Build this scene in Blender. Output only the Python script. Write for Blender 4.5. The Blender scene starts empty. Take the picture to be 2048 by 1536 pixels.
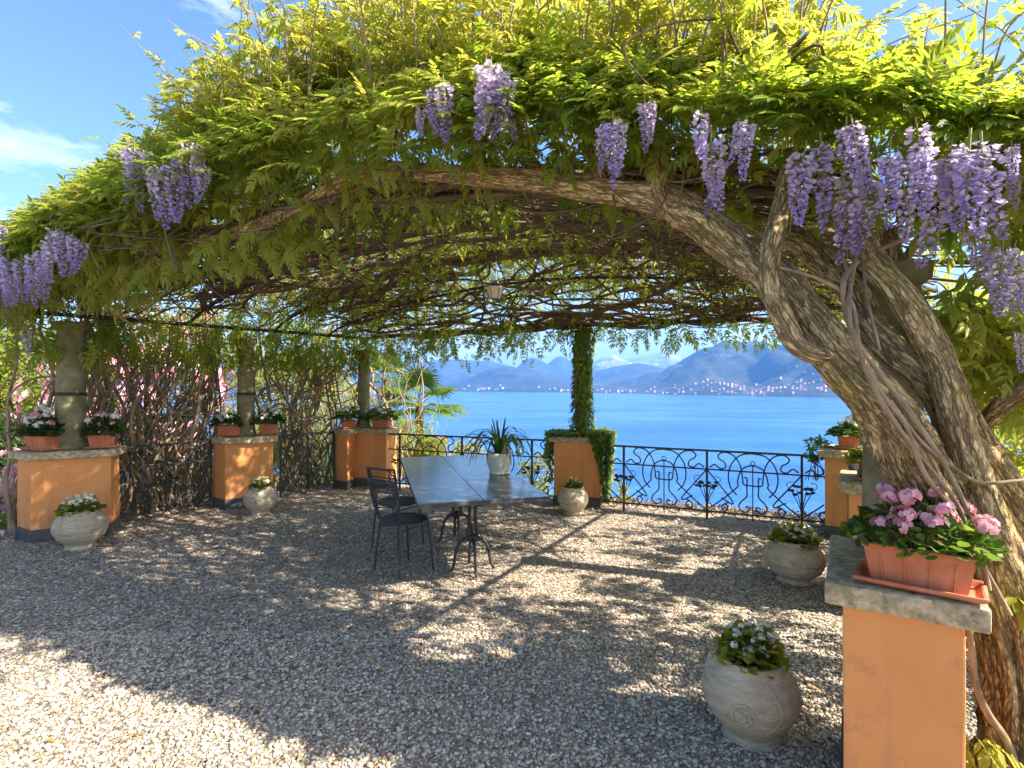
import bpy, bmesh, math, random
import numpy as np
from mathutils import Vector, Matrix, noise as mnoise

# ------------------------------------------------------------------ camera, sky, sun
random.seed(7)
rng = np.random.default_rng(11)
S = bpy.context.scene
C = S.collection
PI = math.pi
F = 1080.0            # focal length in pixels of the 2048 wide photograph
EYE = 1.65

cam = bpy.data.cameras.new('camera')
cam.sensor_width = 36.0
cam.lens = 36.0 * F / 2048.0
cam.clip_start = 0.05
cam.clip_end = 60000
camo = bpy.data.objects.new('camera', cam)
camo.location = (0, 0, EYE)
camo.rotation_euler = (math.radians(90), 0, 0)
C.objects.link(camo)
S.camera = camo

SUN_DIR = Vector((0.943, -0.332, 0)).normalized()
SUN_EL = math.radians(40)
w = bpy.data.worlds.new('World')
S.world = w
w.use_nodes = True
wn, wl = w.node_tree.nodes, w.node_tree.links
wn.clear()
sky = wn.new('ShaderNodeTexSky')
sky.sky_type = 'NISHITA'
sky.sun_disc = False
sky.sun_elevation = SUN_EL
sky.sun_rotation = math.atan2(SUN_DIR.x, SUN_DIR.y)
sky.air_density = 1.0
sky.dust_density = 1.5
sky.ozone_density = 2.2
hsv = wn.new('ShaderNodeHueSaturation')
hsv.inputs['Saturation'].default_value = 1.12
wl.new(sky.outputs[0], hsv.inputs['Color'])
tc = wn.new('ShaderNodeTexCoord')
mp = wn.new('ShaderNodeMapping')
mp.inputs['Scale'].default_value = (1.6, 1.6, 4.5)
mp.inputs['Location'].default_value = (3.1, 0.4, 0.35)
wl.new(tc.outputs['Generated'], mp.inputs['Vector'])
cn = wn.new('ShaderNodeTexNoise')
cn.inputs['Scale'].default_value = 1.7
cn.inputs['Detail'].default_value = 8
cn.inputs['Roughness'].default_value = 0.62
wl.new(mp.outputs[0], cn.inputs['Vector'])
cr = wn.new('ShaderNodeMapRange')
cr.inputs['From Min'].default_value = 0.56
cr.inputs['From Max'].default_value = 0.78
cr.inputs['To Max'].default_value = 0.75
wl.new(cn.outputs['Fac'], cr.inputs['Value'])
mx = wn.new('ShaderNodeMix')
mx.data_type = 'RGBA'
mx.inputs['B'].default_value = (8.2, 8.4, 8.8, 1)
wl.new(cr.outputs[0], mx.inputs['Factor'])
wl.new(hsv.outputs[0], mx.inputs['A'])
bg = wn.new('ShaderNodeBackground')
bg.inputs['Strength'].default_value = 0.078
wl.new(mx.outputs['Result'], bg.inputs['Color'])
wo = wn.new('ShaderNodeOutputWorld')
wl.new(bg.outputs[0], wo.inputs['Surface'])

sl = bpy.data.lights.new('sun', 'SUN')
sl.energy = 4.05
sl.angle = math.radians(0.55)
sl.color = (1.0, 0.885, 0.73)
so = bpy.data.objects.new('sun', sl)
sd = Vector((SUN_DIR.x * math.cos(SUN_EL), SUN_DIR.y * math.cos(SUN_EL), math.sin(SUN_EL)))
so.rotation_euler = sd.to_track_quat('Z', 'Y').to_euler()
so.location = (20, -3, 20)
C.objects.link(so)

S.view_settings.view_transform = 'Standard'
S.view_settings.look = 'None'
S.view_settings.gamma = 1
S.view_settings.use_curve_mapping = False
S.view_settings.exposure = 2.03
S.render.engine = 'CYCLES'
S.cycles.use_denoising = True
S.cycles.max_bounces = 9
S.cycles.diffuse_bounces = 5
S.cycles.transmission_bounces = 5
S.cycles.volume_bounces = 1
S.cycles.sample_clamp_indirect = 6

# ------------------------------------------------------------------ helpers
def V3(*a): return np.array(a, float)
def nrm(a):
    a = np.asarray(a, float)
    return a / np.maximum(np.linalg.norm(a, axis=-1, keepdims=True), 1e-9)

def at(u, v, Y):
    """a point of the photograph at depth Y"""
    return V3((u - 1024) / F * Y, Y, EYE - (v - 768) / F * Y)

def empty(name, label, cat, loc=(0, 0, 0), group=None, rz=0, kind=None):
    o = bpy.data.objects.new(name, None)
    o.empty_display_size = 0.1
    o.location = loc
    o.rotation_euler = (0, 0, rz)
    C.objects.link(o)
    tag(o, label, cat, group, kind)
    return o

def tag(o, label=None, cat=None, group=None, kind=None):
    if label: o['label'] = label
    if cat: o['category'] = cat
    if group: o['group'] = group
    if kind: o['kind'] = kind
    return o

def npmesh(name, Vv, Ff, mat=None, smooth=True, tint=None, tcv=None):
    me = bpy.data.meshes.new(name)
    Vv = np.ascontiguousarray(Vv, dtype=np.float32)
    if isinstance(Ff, np.ndarray):
        groups = [Ff]
    else:
        groups = [np.asarray(f) for f in Ff if len(f)]
    nl = sum(g.size for g in groups)
    npoly = sum(len(g) for g in groups)
    me.vertices.add(len(Vv))
    me.vertices.foreach_set('co', Vv.ravel())
    me.loops.add(nl)
    me.polygons.add(npoly)
    loops = np.concatenate([g.ravel() for g in groups]).astype(np.int32)
    tot = np.concatenate([np.full(len(g), g.shape[1]) for g in groups]).astype(np.int32)
    st = np.concatenate([[0], np.cumsum(tot)[:-1]]).astype(np.int32)
    me.loops.foreach_set('vertex_index', loops)
    me.polygons.foreach_set('loop_start', st)
    me.polygons.foreach_set('loop_total', tot)
    me.polygons.foreach_set('use_smooth', np.full(npoly, smooth, dtype=bool))
    if tint is not None:
        a = me.attributes.new('tint', 'FLOAT', 'POINT')
        a.data.foreach_set('value', np.ascontiguousarray(tint, dtype=np.float32))
    if tcv is not None:
        a = me.attributes.new('tcv', 'FLOAT_VECTOR', 'POINT')
        a.data.foreach_set('vector', np.ascontiguousarray(tcv, dtype=np.float32).ravel())
    me.update(calc_edges=True)
    if mat: me.materials.append(mat)
    return me

def link(name, me, parent=None):
    o = bpy.data.objects.new(name, me)
    C.objects.link(o)
    if parent: o.parent = parent
    return o

class MB:
    """collects pieces of one mesh"""
    def __init__(s): s.v = []; s.q = []; s.t = []; s.tint = []; s.tc = []; s.n = 0
    def add(s, Vv, Ff, tint=0.5, tcv=None):
        Vv = np.asarray(Vv, float)
        Ff = np.asarray(Ff, int)
        if Ff.shape[1] == 4: s.q.append(Ff + s.n)
        else: s.t.append(Ff + s.n)
        s.v.append(Vv); s.n += len(Vv)
        s.tint.append(np.broadcast_to(np.asarray(tint, float), (len(Vv),)))
        s.tc.append(Vv if tcv is None else tcv)
        return s
    def mesh(s, name, mat, smooth=True, org=(0, 0, 0)):
        Vv = np.concatenate(s.v) - np.asarray(org, float)
        fs = []
        if s.q: fs.append(np.concatenate(s.q))
        if s.t: fs.append(np.concatenate(s.t))
        return npmesh(name, Vv, fs, mat, smooth, np.concatenate(s.tint), np.concatenate(s.tc))
    def build(s, name, mat, parent=None, smooth=True, world=False):
        """world=True: points are in world coordinates although the parent stands elsewhere (parent unrotated)"""
        org = tuple(parent.location) if (parent is not None and world) else (0, 0, 0)
        if parent is not None and world and parent.parent is not None:
            org = tuple(np.array(org) + np.array(parent.parent.location))
        return link(name, s.mesh(name, mat, smooth, org), parent)

def catmull(P, n=6):
    P = np.asarray(P, float)
    if len(P) < 3:
        k = np.linspace(0, 1, n + 1)[:, None]
        return P[0] * (1 - k) + P[-1] * k
    Q = np.vstack([2 * P[0] - P[1], P, 2 * P[-1] - P[-2]])
    out = []
    for i in range(1, len(Q) - 2):
        p0, p1, p2, p3 = Q[i - 1], Q[i], Q[i + 1], Q[i + 2]
        for k in range(n):
            t = k / n
            out.append(0.5 * (2 * p1 + (p2 - p0) * t + (2 * p0 - 5 * p1 + 4 * p2 - p3) * t * t + (3 * p1 - p0 - 3 * p2 + p3) * t ** 3))
    out.append(P[-1])
    return np.array(out)

def tube(P, R, sides=6, ridge=0.0, nr=5, twist=0.0, lump=0.0, cap=True, flat=None, fiss=0.0):
    """tube along P with radii R; returns verts, quads, bark coordinates"""
    P = np.asarray(P, float)
    n = len(P)
    R = np.broadcast_to(np.asarray(R, float), (n,))
    T = nrm(np.gradient(P, axis=0))
    ref = V3(0, 0, 1) if abs(T[0][2]) < 0.9 else V3(1, 0, 0)
    N = np.zeros_like(P)
    a = nrm(np.cross(T[0], np.cross(ref, T[0])))
    for i in range(n):
        a = a - T[i] * np.dot(a, T[i])
        a = nrm(a)
        N[i] = a
    B = np.cross(T, N)
    th = np.linspace(0, 2 * PI, sides, endpoint=False)
    L = np.concatenate([[0], np.cumsum(np.linalg.norm(np.diff(P, axis=0), axis=1))])
    rr = R[:, None] * np.ones((1, sides))
    if ridge:
        ph = random.random() * 6
        rr = rr * (1 + ridge * (np.abs(np.sin(nr * 0.5 * th[None, :] + twist * L[:, None] + ph)) - 0.6) + 0.4 * ridge * np.sin((nr + 2) * th[None, :] - twist * 0.7 * L[:, None] + ph * 2))
    if lump:
        ph = rng.random(6) * 6
        rr = rr * (1 + lump * (np.sin(L[:, None] * 7 + th[None, :] + ph[0]) + np.sin(L[:, None] * 13 - 2 * th[None, :] + ph[1])) * 0.5 + lump * 0.35 * rng.standard_normal((n, sides)))
    if fiss:
        o_ = random.random() * 50
        for i_ in range(n):
            tw = L[i_] * twist * .35
            for j_ in range(sides):
                a_ = th[j_] + tw
                f_ = R[i_] * 34
                q_ = mnoise.noise(Vector((math.cos(a_) * f_ + o_, math.sin(a_) * f_, L[i_] * 5)))
                q2 = mnoise.noise(Vector((math.cos(a_) * f_ * .4, math.sin(a_) * f_ * .4 + o_, L[i_] * 4)))
                q3 = mnoise.noise(Vector((math.cos(a_) * f_ * 2.2, math.sin(a_) * f_ * 2.2 + o_, L[i_] * 14)))
                rr[i_, j_] *= 1 + fiss * (.9 * (.35 - abs(q_) * 1.6) + 1.0 * q2 + .45 * q3)
    cx, cy = np.cos(th), np.sin(th)
    if flat: cy = cy * flat
    Vv = P[:, None, :] + rr[..., None] * (N[:, None, :] * cx[None, :, None] + B[:, None, :] * cy[None, :, None])
    tcv = np.stack([R[:, None] * cx[None, :], R[:, None] * cy[None, :], np.repeat(L[:, None], sides, 1) + random.random() * 0.01], -1)
    Vv = Vv.reshape(-1, 3)
    i = np.arange(n - 1)[:, None] * sides
    j = np.arange(sides)[None, :]
    j2 = (j + 1) % sides
    q = np.stack([i + j, i + j2, i + sides + j2, i + sides + j], -1).reshape(-1, 4)
    return Vv, q, tcv.reshape(-1, 3)

def add_tube(mb, P, R, sides=6, tint=0.5, caps=True, **k):
    Vv, q, tcv = tube(P, R, sides, **k)
    base = mb.n
    mb.add(Vv, q, tint, tcv)
    if caps:
        n = len(Vv) // sides
        for e in (0, n - 1):
            c = Vv[e * sides:(e + 1) * sides].mean(0)
            ring = np.arange(sides)
            f = np.stack([ring + 1, (ring + 1) % sides + 1, np.zeros(sides, int)], -1)
            if e == 0: f = f[:, ::-1]
            mb.add(np.vstack([c, Vv[e * sides:(e + 1) * sides]]), f, tint, np.vstack([tcv[e * sides:(e + 1) * sides].mean(0), tcv[e * sides:(e + 1) * sides]]))
    return mb

def box_v(x0, y0, z0, x1, y1, z1):
    Vv = np.array([[x0, y0, z0], [x1, y0, z0], [x1, y1, z0], [x0, y1, z0], [x0, y0, z1], [x1, y0, z1], [x1, y1, z1], [x0, y1, z1]], float)
    q = np.array([[0, 3, 2, 1], [4, 5, 6, 7], [0, 1, 5, 4], [1, 2, 6, 5], [2, 3, 7, 6], [3, 0, 4, 7]])
    return Vv, q

def bevel_obj(o, wdt=0.008, seg=2):
    m = o.modifiers.new('edge', 'BEVEL')
    m.width = wdt; m.segments = seg; m.limit_method = 'ANGLE'; m.angle_limit = math.radians(35)
    m.harden_normals = False
    return o

def prism(name, poly, z0, z1, mat, parent, bev=0.006, world=True, wob=0.0):
    """upright prism over a plan polygon (world coordinates)"""
    org = np.array(parent.location) if (parent and world) else np.zeros(3)
    bm = bmesh.new()
    lo = [bm.verts.new((p[0] - org[0], p[1] - org[1], z0 - org[2])) for p in poly]
    hi = [bm.verts.new((p[0] - org[0], p[1] - org[1], z1 - org[2])) for p in poly]
    n = len(poly)
    bm.faces.new(lo[::-1]); bm.faces.new(hi)
    for i in range(n):
        bm.faces.new((lo[i], lo[(i + 1) % n], hi[(i + 1) % n], hi[i]))
    bmesh.ops.recalc_face_normals(bm, faces=bm.faces)
    if bev: bmesh.ops.bevel(bm, geom=list(bm.edges), offset=bev, segments=2, affect='EDGES', profile=0.6)
    if wob:
        bmesh.ops.triangulate(bm, faces=[f for f in bm.faces if len(f.verts) > 4])
        bmesh.ops.subdivide_edges(bm, edges=[e for e in bm.edges if e.calc_length() > 0.08], cuts=4, use_grid_fill=True)
        for v in bm.verts:
            k = mnoise.noise_vector(v.co * 17 + Vector((org[0], org[1], 0)))
            v.co += k * wob
    me = bpy.data.meshes.new(name)
    bm.to_mesh(me); bm.free()
    me.materials.append(mat)
    return link(name, me, parent)

def lathe(prof, sides=48, mod=None):
    prof = np.asarray(prof, float)
    th = np.linspace(0, 2 * PI, sides, endpoint=False)
    R = prof[:, 0][:, None] * np.ones((1, sides))
    Z = prof[:, 1][:, None] * np.ones((1, sides))
    if mod is not None: R = R + mod(th[None, :], Z)
    Vv = np.stack([R * np.cos(th), R * np.sin(th), Z], -1).reshape(-1, 3)
    n = len(prof)
    i = np.arange(n - 1)[:, None] * sides
    j = np.arange(sides)[None, :]
    j2 = (j + 1) % sides
    q = np.stack([i + j, i + j2, i + sides + j2, i + sides + j], -1).reshape(-1, 4)
    return Vv, q

def scatter(baseV, baseF, loc, rot, scale, tint):
    """copies of a small mesh: loc (N,3), rot (N,3,3) columns = axes, scale (N,) or (N,3)"""
    N, n = len(loc), len(baseV)
    sc = np.asarray(scale, float)
    if sc.ndim == 1: sc = sc[:, None] * np.ones((1, 3))
    Vl = baseV[None] * sc[:, None, :]
    Vw = np.einsum('nij,nkj->nki', rot, Vl) + loc[:, None, :]
    Fw = baseF[None] + (np.arange(N) * n)[:, None, None]
    tt = np.repeat(np.asarray(tint, float), n)
    return Vw.reshape(-1, 3), Fw.reshape(-1, baseF.shape[1]), tt

def frames(d, up):
    """rotation matrices with Y along d and Z near up"""
    d = nrm(d)
    x = nrm(np.cross(d, up))
    z = np.cross(x, d)
    return np.stack([x, d, z], -1)

def rand_dirs(n):
    return nrm(rng.standard_normal((n, 3)))

# ------------------------------------------------------------------ materials
def newmat(name):
    m = bpy.data.materials.new(name)
    m.use_nodes = True
    m.node_tree.nodes.clear()
    return m, m.node_tree.nodes, m.node_tree.links

def ramp(n, stops):
    r = n.new('ShaderNodeValToRGB')
    e = r.color_ramp.elements
    while len(e) < len(stops): e.new(0.5)
    for k, (p, c) in enumerate(stops):
        e[k].position = p
        e[k].color = (c[0], c[1], c[2], 1)
    return r

def noisy(n, l, vec, scale, detail=4, rough=0.6):
    t = n.new('ShaderNodeTexNoise')
    t.inputs['Scale'].default_value = scale
    t.inputs['Detail'].default_value = detail
    t.inputs['Roughness'].default_value = rough
    if vec is not None: l.new(vec, t.inputs['Vector'])
    return t

def surface(name, stops, scale=6, rough=0.8, bump=0.3, bscale=60, bdist=0.01, stretch=None, coord='Object', dirt=None, spec=0.3, metal=0.0, streak=False):
    """two-octave coloured surface with fine relief"""
    m, n, l = newmat(name)
    if coord == 'tcv':
        g = n.new('ShaderNodeAttribute'); g.attribute_name = 'tcv'; vec = g.outputs['Vector']
    else:
        g = n.new('ShaderNodeTexCoord'); vec = g.outputs[coord]
    if stretch:
        mpn = n.new('ShaderNodeMapping'); mpn.inputs['Scale'].default_value = stretch
        l.new(vec, mpn.inputs['Vector']); vec = mpn.outputs[0]
    a = noisy(n, l, vec, scale, 6, 0.62)
    r = ramp(n, stops)
    l.new(a.outputs['Fac'], r.inputs['Fac'])
    col = r.outputs['Color']
    if dirt:
        d = noisy(n, l, vec, dirt[0], 7, 0.7)
        mr = n.new('ShaderNodeMapRange')
        mr.inputs['From Min'].default_value = dirt[2]; mr.inputs['From Max'].default_value = dirt[2] + 0.14
        mr.inputs['To Max'].default_value = dirt[3] if len(dirt) > 3 else 0.8
        l.new(d.outputs['Fac'], mr.inputs['Value'])
        mxn = n.new('ShaderNodeMix'); mxn.data_type = 'RGBA'
        mxn.inputs['B'].default_value = (*dirt[1], 1)
        l.new(mr.outputs[0], mxn.inputs['Factor']); l.new(col, mxn.inputs['A'])
        col = mxn.outputs['Result']
    if streak:   # rain streaks and splash dirt near the ground
        mps = n.new('ShaderNodeMapping'); mps.inputs['Scale'].default_value = (14, 14, .9); l.new(vec, mps.inputs['Vector'])
        ns_ = noisy(n, l, mps.outputs[0], 1.0, 5, .65)
        sx_ = n.new('ShaderNodeSeparateXYZ'); l.new(vec, sx_.inputs[0])
        lo = n.new('ShaderNodeMapRange'); lo.inputs['From Min'].default_value = .42; lo.inputs['From Max'].default_value = .12; lo.inputs['To Max'].default_value = .22
        l.new(sx_.outputs['Z'], lo.inputs['Value'])
        ad_ = n.new('ShaderNodeMath'); ad_.operation = 'ADD'; l.new(ns_.outputs['Fac'], ad_.inputs[0]); l.new(lo.outputs[0], ad_.inputs[1])
        mr_ = n.new('ShaderNodeMapRange'); mr_.inputs['From Min'].default_value = .56; mr_.inputs['From Max'].default_value = .80; mr_.inputs['To Max'].default_value = .65
        l.new(ad_.outputs[0], mr_.inputs['Value'])
        mxs = n.new('ShaderNodeMix'); mxs.data_type = 'RGBA'; mxs.inputs['B'].default_value = (.40, .20, .11, 1)
        l.new(mr_.outputs[0], mxs.inputs['Factor']); l.new(col, mxs.inputs['A']); col = mxs.outputs['Result']
    p = n.new('ShaderNodeBsdfPrincipled')
    l.new(col, p.inputs['Base Color'])
    p.inputs['Roughness'].default_value = rough
    p.inputs['Specular IOR Level'].default_value = spec
    p.inputs['Metallic'].default_value = metal
    b = noisy(n, l, vec, bscale, 6, 0.65)
    bp = n.new('ShaderNodeBump')
    bp.inputs['Strength'].default_value = bump; bp.inputs['Distance'].default_value = bdist
    l.new(b.outputs['Fac'], bp.inputs['Height'])
    l.new(bp.outputs[0], p.inputs['Normal'])
    o = n.new('ShaderNodeOutputMaterial')
    l.new(p.outputs[0], o.inputs['Surface'])
    return m

def leafmat(name, stops, trans, tmix=0.5, rough=0.5, gloss=0.06):
    """thin leaf: diffuse and light passing through; colour by the leaf's own tint"""
    m, n, l = newmat(name)
    g = n.new('ShaderNodeAttribute'); g.attribute_name = 'tint'
    oi = n.new('ShaderNodeObjectInfo')
    ad = n.new('ShaderNodeMath'); ad.operation = 'MULTIPLY_ADD'
    ad.inputs[1].default_value = 0.25
    l.new(oi.outputs['Random'], ad.inputs[0]); l.new(g.outputs['Fac'], ad.inputs[2])
    r = ramp(n, stops)
    l.new(ad.outputs[0], r.inputs['Fac'])
    r2 = ramp(n, trans)
    l.new(ad.outputs[0], r2.inputs['Fac'])
    p = n.new('ShaderNodeBsdfPrincipled')
    l.new(r.outputs[0], p.inputs['Base Color'])
    p.inputs['Roughness'].default_value = rough
    p.inputs['Specular IOR Level'].default_value = gloss * 5
    t = n.new('ShaderNodeBsdfTranslucent')
    l.new(r2.outputs[0], t.inputs['Color'])
    mxn = n.new('ShaderNodeMixShader'); mxn.inputs[0].default_value = tmix
    l.new(p.outputs[0], mxn.inputs[1]); l.new(t.outputs[0], mxn.inputs[2])
    o = n.new('ShaderNodeOutputMaterial')
    l.new(mxn.outputs[0], o.inputs['Surface'])
    return m

M = {}
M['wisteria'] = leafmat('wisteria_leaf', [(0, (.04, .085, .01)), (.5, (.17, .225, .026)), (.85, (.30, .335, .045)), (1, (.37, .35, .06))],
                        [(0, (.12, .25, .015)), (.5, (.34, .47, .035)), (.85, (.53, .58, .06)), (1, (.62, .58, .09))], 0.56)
M['green'] = leafmat('green_leaf', [(0, (.025, .06, .012)), (.5, (.07, .14, .025)), (1, (.17, .24, .045))],
                     [(0, (.08, .18, .02)), (.5, (.18, .32, .04)), (1, (.36, .46, .06))], 0.4)
M['dark_green'] = leafmat('dark_leaf', [(0, (.012, .03, .008)), (.5, (.03, .065, .014)), (1, (.06, .11, .02))],
                          [(0, (.05, .12, .015)), (.5, (.10, .2, .03)), (1, (.2, .3, .05))], 0.3)
M['yellow_green'] = leafmat('yellow_green_leaf', [(0, (.07, .12, .012)), (.5, (.17, .21, .02)), (1, (.33, .31, .05))],
                            [(0, (.2, .3, .03)), (.5, (.42, .46, .05)), (1, (.62, .56, .08))], 0.45)
M['ochre_leaf'] = leafmat('ochre_leaf', [(0, (.2, .16, .03)), (.5, (.38, .24, .05)), (1, (.5, .36, .1))],
                          [(0, (.3, .24, .04)), (.5, (.5, .32, .06)), (1, (.6, .45, .1))], 0.4)
M['pink'] = leafmat('pink_petal', [(0, (.60, .13, .22)), (.5, (.76, .32, .40)), (1, (.84, .58, .60))],
                    [(0, (.65, .1, .2)), (.5, (.85, .3, .4)), (1, (.9, .6, .6))], 0.35)
M['white'] = leafmat('white_petal', [(0, (.74, .68, .56)), (.5, (.82, .79, .70)), (1, (.85, .83, .76))],
                     [(0, (.8, .75, .7)), (.5, (.85, .85, .8)), (1, (.85, .85, .8))], 0.3)
M['cream'] = leafmat('cream_petal', [(0, (.74, .62, .3)), (.5, (.8, .74, .5)), (1, (.84, .8, .62))],
                     [(0, (.8, .7, .3)), (.5, (.85, .8, .5)), (1, (.85, .8, .6))], 0.3)
M['lilac'] = leafmat('lilac_petal', [(0, (.24, .17, .52)), (.4, (.42, .33, .66)), (.75, (.66, .57, .76)), (1, (.82, .74, .76))],
                     [(0, (.30, .2, .7)), (.45, (.5, .38, .8)), (.8, (.75, .65, .85)), (1, (.85, .75, .8))], 0.42)
M['stalk'] = leafmat('green_stalk', [(0, (.12, .15, .03)), (.5, (.22, .24, .05)), (1, (.4, .33, .12))], [(0, (.2, .25, .04)), (1, (.4, .4, .1))], 0.2)
def bark_mat(name, tan, mid, crack, moss):
    m, n, l = newmat(name)
    g = n.new('ShaderNodeAttribute'); g.attribute_name = 'tcv'
    def furrow(sc, st, w):
        mpn = n.new('ShaderNodeMapping'); mpn.inputs['Scale'].default_value = (sc, sc, sc * st); l.new(g.outputs['Vector'], mpn.inputs['Vector'])
        t = noisy(n, l, mpn.outputs[0], 1.0, 4, .6)
        sb = n.new('ShaderNodeMath'); sb.operation = 'SUBTRACT'; sb.inputs[1].default_value = .5; l.new(t.outputs['Fac'], sb.inputs[0])
        ab = n.new('ShaderNodeMath'); ab.operation = 'ABSOLUTE'; l.new(sb.outputs[0], ab.inputs[0])
        mr = n.new('ShaderNodeMapRange'); mr.inputs['From Max'].default_value = w; l.new(ab.outputs[0], mr.inputs['Value'])
        return mr.outputs[0]
    f1, f2 = furrow(34, .16, .05), furrow(80, .22, .07)
    mu = n.new('ShaderNodeMath'); mu.operation = 'MULTIPLY'; l.new(f1, mu.inputs[0])
    f2b = n.new('ShaderNodeMapRange'); f2b.inputs['To Min'].default_value = .45; l.new(f2, f2b.inputs['Value']); l.new(f2b.outputs[0], mu.inputs[1])
    base = noisy(n, l, g.outputs['Vector'], 14, 6, .65)
    r = ramp(n, [(.34, mid), (.62, tan)]); l.new(base.outputs['Fac'], r.inputs['Fac'])
    ms = noisy(n, l, g.outputs['Vector'], 8, 6, .7)
    mr = n.new('ShaderNodeMapRange'); mr.inputs['From Min'].default_value = .50; mr.inputs['From Max'].default_value = .64; mr.inputs['To Max'].default_value = .7
    l.new(ms.outputs['Fac'], mr.inputs['Value'])
    m1 = n.new('ShaderNodeMix'); m1.data_type = 'RGBA'; m1.inputs['B'].default_value = (*moss, 1); l.new(mr.outputs[0], m1.inputs['Factor']); l.new(r.outputs[0], m1.inputs['A'])
    m2 = n.new('ShaderNodeMix'); m2.data_type = 'RGBA'; m2.inputs['A'].default_value = (*crack, 1); l.new(mu.outputs[0], m2.inputs['Factor']); l.new(m1.outputs['Result'], m2.inputs['B'])
    p = n.new('ShaderNodeBsdfPrincipled'); p.inputs['Roughness'].default_value = .92; p.inputs['Specular IOR Level'].default_value = .2
    l.new(m2.outputs['Result'], p.inputs['Base Color'])
    fine = noisy(n, l, g.outputs['Vector'], 110, 5, .7)
    ad = n.new('ShaderNodeMath'); ad.operation = 'MULTIPLY_ADD'; ad.inputs[1].default_value = .35; l.new(fine.outputs['Fac'], ad.inputs[0]); l.new(mu.outputs[0], ad.inputs[2])
    bp = n.new('ShaderNodeBump'); bp.inputs['Strength'].default_value = .95; bp.inputs['Distance'].default_value = .012
    l.new(ad.outputs[0], bp.inputs['Height']); l.new(bp.outputs[0], p.inputs['Normal'])
    o = n.new('ShaderNodeOutputMaterial'); l.new(p.outputs[0], o.inputs['Surface'])
    return m
M['bark'] = bark_mat('vine_bark', (.74, .56, .31), (.53, .375, .18), (.15, .098, .05), (.44, .38, .085))
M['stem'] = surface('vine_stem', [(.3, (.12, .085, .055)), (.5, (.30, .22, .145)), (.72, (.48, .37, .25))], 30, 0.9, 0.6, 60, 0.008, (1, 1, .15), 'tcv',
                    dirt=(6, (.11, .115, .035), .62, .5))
M['stem_dark'] = surface('shaded_vine_stem', [(.3, (.06, .042, .027)), (.5, (.135, .098, .062)), (.72, (.25, .185, .12))], 30, 0.9, 0.6, 60, 0.008, (1, 1, .15), 'tcv', dirt=(6, (.10, .105, .035), .60, .5))  # vine_stem again in darker colours, the shade under the vault painted in
M['liana'] = surface('red_brown_stem', [(.3, (.10, .068, .042)), (.5, (.23, .165, .105)), (.72, (.42, .32, .22))], 40, 0.8, 0.5, 80, 0.006, (1, 1, .15), 'tcv')
M['iron'] = surface('wrought_iron', [(.3, (.012, .014, .016)), (.6, (.03, .033, .036)), (.8, (.06, .045, .035))], 30, 0.5, 0.3, 120, 0.003, spec=0.5)
M['rust_iron'] = surface('trellis_iron', [(.3, (.025, .018, .014)), (.6, (.06, .042, .03)), (.8, (.12, .07, .04))], 20, 0.75, 0.4, 90, 0.004)
M['chair_iron'] = surface('chair_metal', [(.3, (.018, .022, .03)), (.6, (.032, .04, .052)), (.8, (.07, .075, .08))], 25, 0.42, 0.2, 140, 0.002, spec=0.6)
M['plaster'] = surface('orange_plaster', [(.25, (.66, .265, .088)), (.5, (.72, .305, .105)), (.75, (.76, .345, .13))], 2.2, 0.88, 0.35, 38, 0.008,
                       dirt=(6, (.46, .19, .09), .55, .55), spec=.2, streak=True)
M['plinth'] = surface('grey_plinth', [(.3, (.06, .058, .055)), (.6, (.11, .105, .10)), (.8, (.2, .18, .15))], 8, 0.9, 0.4, 60, 0.006)
M['cap'] = surface('stone_cap', [(.28, (.14, .105, .06)), (.46, (.38, .295, .175)), (.60, (.54, .435, .28)), (.78, (.68, .57, .40))], 30, 0.93, 0.75, 55, 0.012,
                   dirt=(4, (.16, .155, .055), .55, .6))
M['column'] = surface('mossy_column', [(.25, (.10, .088, .048)), (.5, (.21, .185, .105)), (.75, (.33, .30, .19))], 7, 0.93, 0.6, 50, 0.01,
                      dirt=(5, (.14, .16, .04), .5, .75))
M['potstone'] = surface('pot_stone', [(.25, (.38, .30, .20)), (.5, (.57, .47, .335)), (.75, (.70, .61, .47))], 11, 0.9, 1.0, 22, 0.03, (1, 1, 2.6),
                        dirt=(14, (.23, .18, .12), .58, .6))
M['terracotta'] = surface('terracotta', [(.25, (.40, .125, .06)), (.5, (.50, .17, .085)), (.78, (.60, .26, .15))], 9, 0.82, 0.25, 70, 0.004,
                          dirt=(7, (.30, .11, .06), .6, .6))
M['soil'] = surface('soil', [(.3, (.02, .014, .01)), (.7, (.06, .045, .03))], 40, 0.95, 0.8, 90, 0.01)
M['slate'] = surface('slate_top', [(.25, (.03, .037, .052)), (.5, (.065, .077, .10)), (.75, (.12, .135, .165))], 5, 0.2, 0.12, 35, 0.004, spec=0.7, dirt=(9, (.18, .19, .21), .6, .5))
M['slate_edge'] = surface('slate_edge', [(.3, (.05, .05, .055)), (.6, (.10, .095, .095)), (.8, (.18, .16, .15))], 12, 0.6, 0.3, 60, 0.004)
M['glaze'] = surface('white_glaze', [(.25, (.42, .42, .33)), (.5, (.58, .57, .48)), (.75, (.68, .67, .6))], 7, 0.25, 0.15, 30, 0.003, spec=0.6, dirt=(6, (.3, .34, .2), .6, .6))
M['lampglass'] = surface('frosted_lamp_glass', [(.3, (.78, .70, .56)), (.7, (.85, .79, .67))], 10, 0.3, 0.05, 30, 0.002)
M['wall_pale'] = surface('house_wall_pale', [(.3, (.36, .32, .27)), (.7, (.48, .44, .39))], .05, 0.9, 0, 1)
M['wall_rose'] = surface('house_wall_rose', [(.3, (.34, .24, .16)), (.7, (.44, .33, .24))], .05, 0.9, 0, 1)
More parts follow.
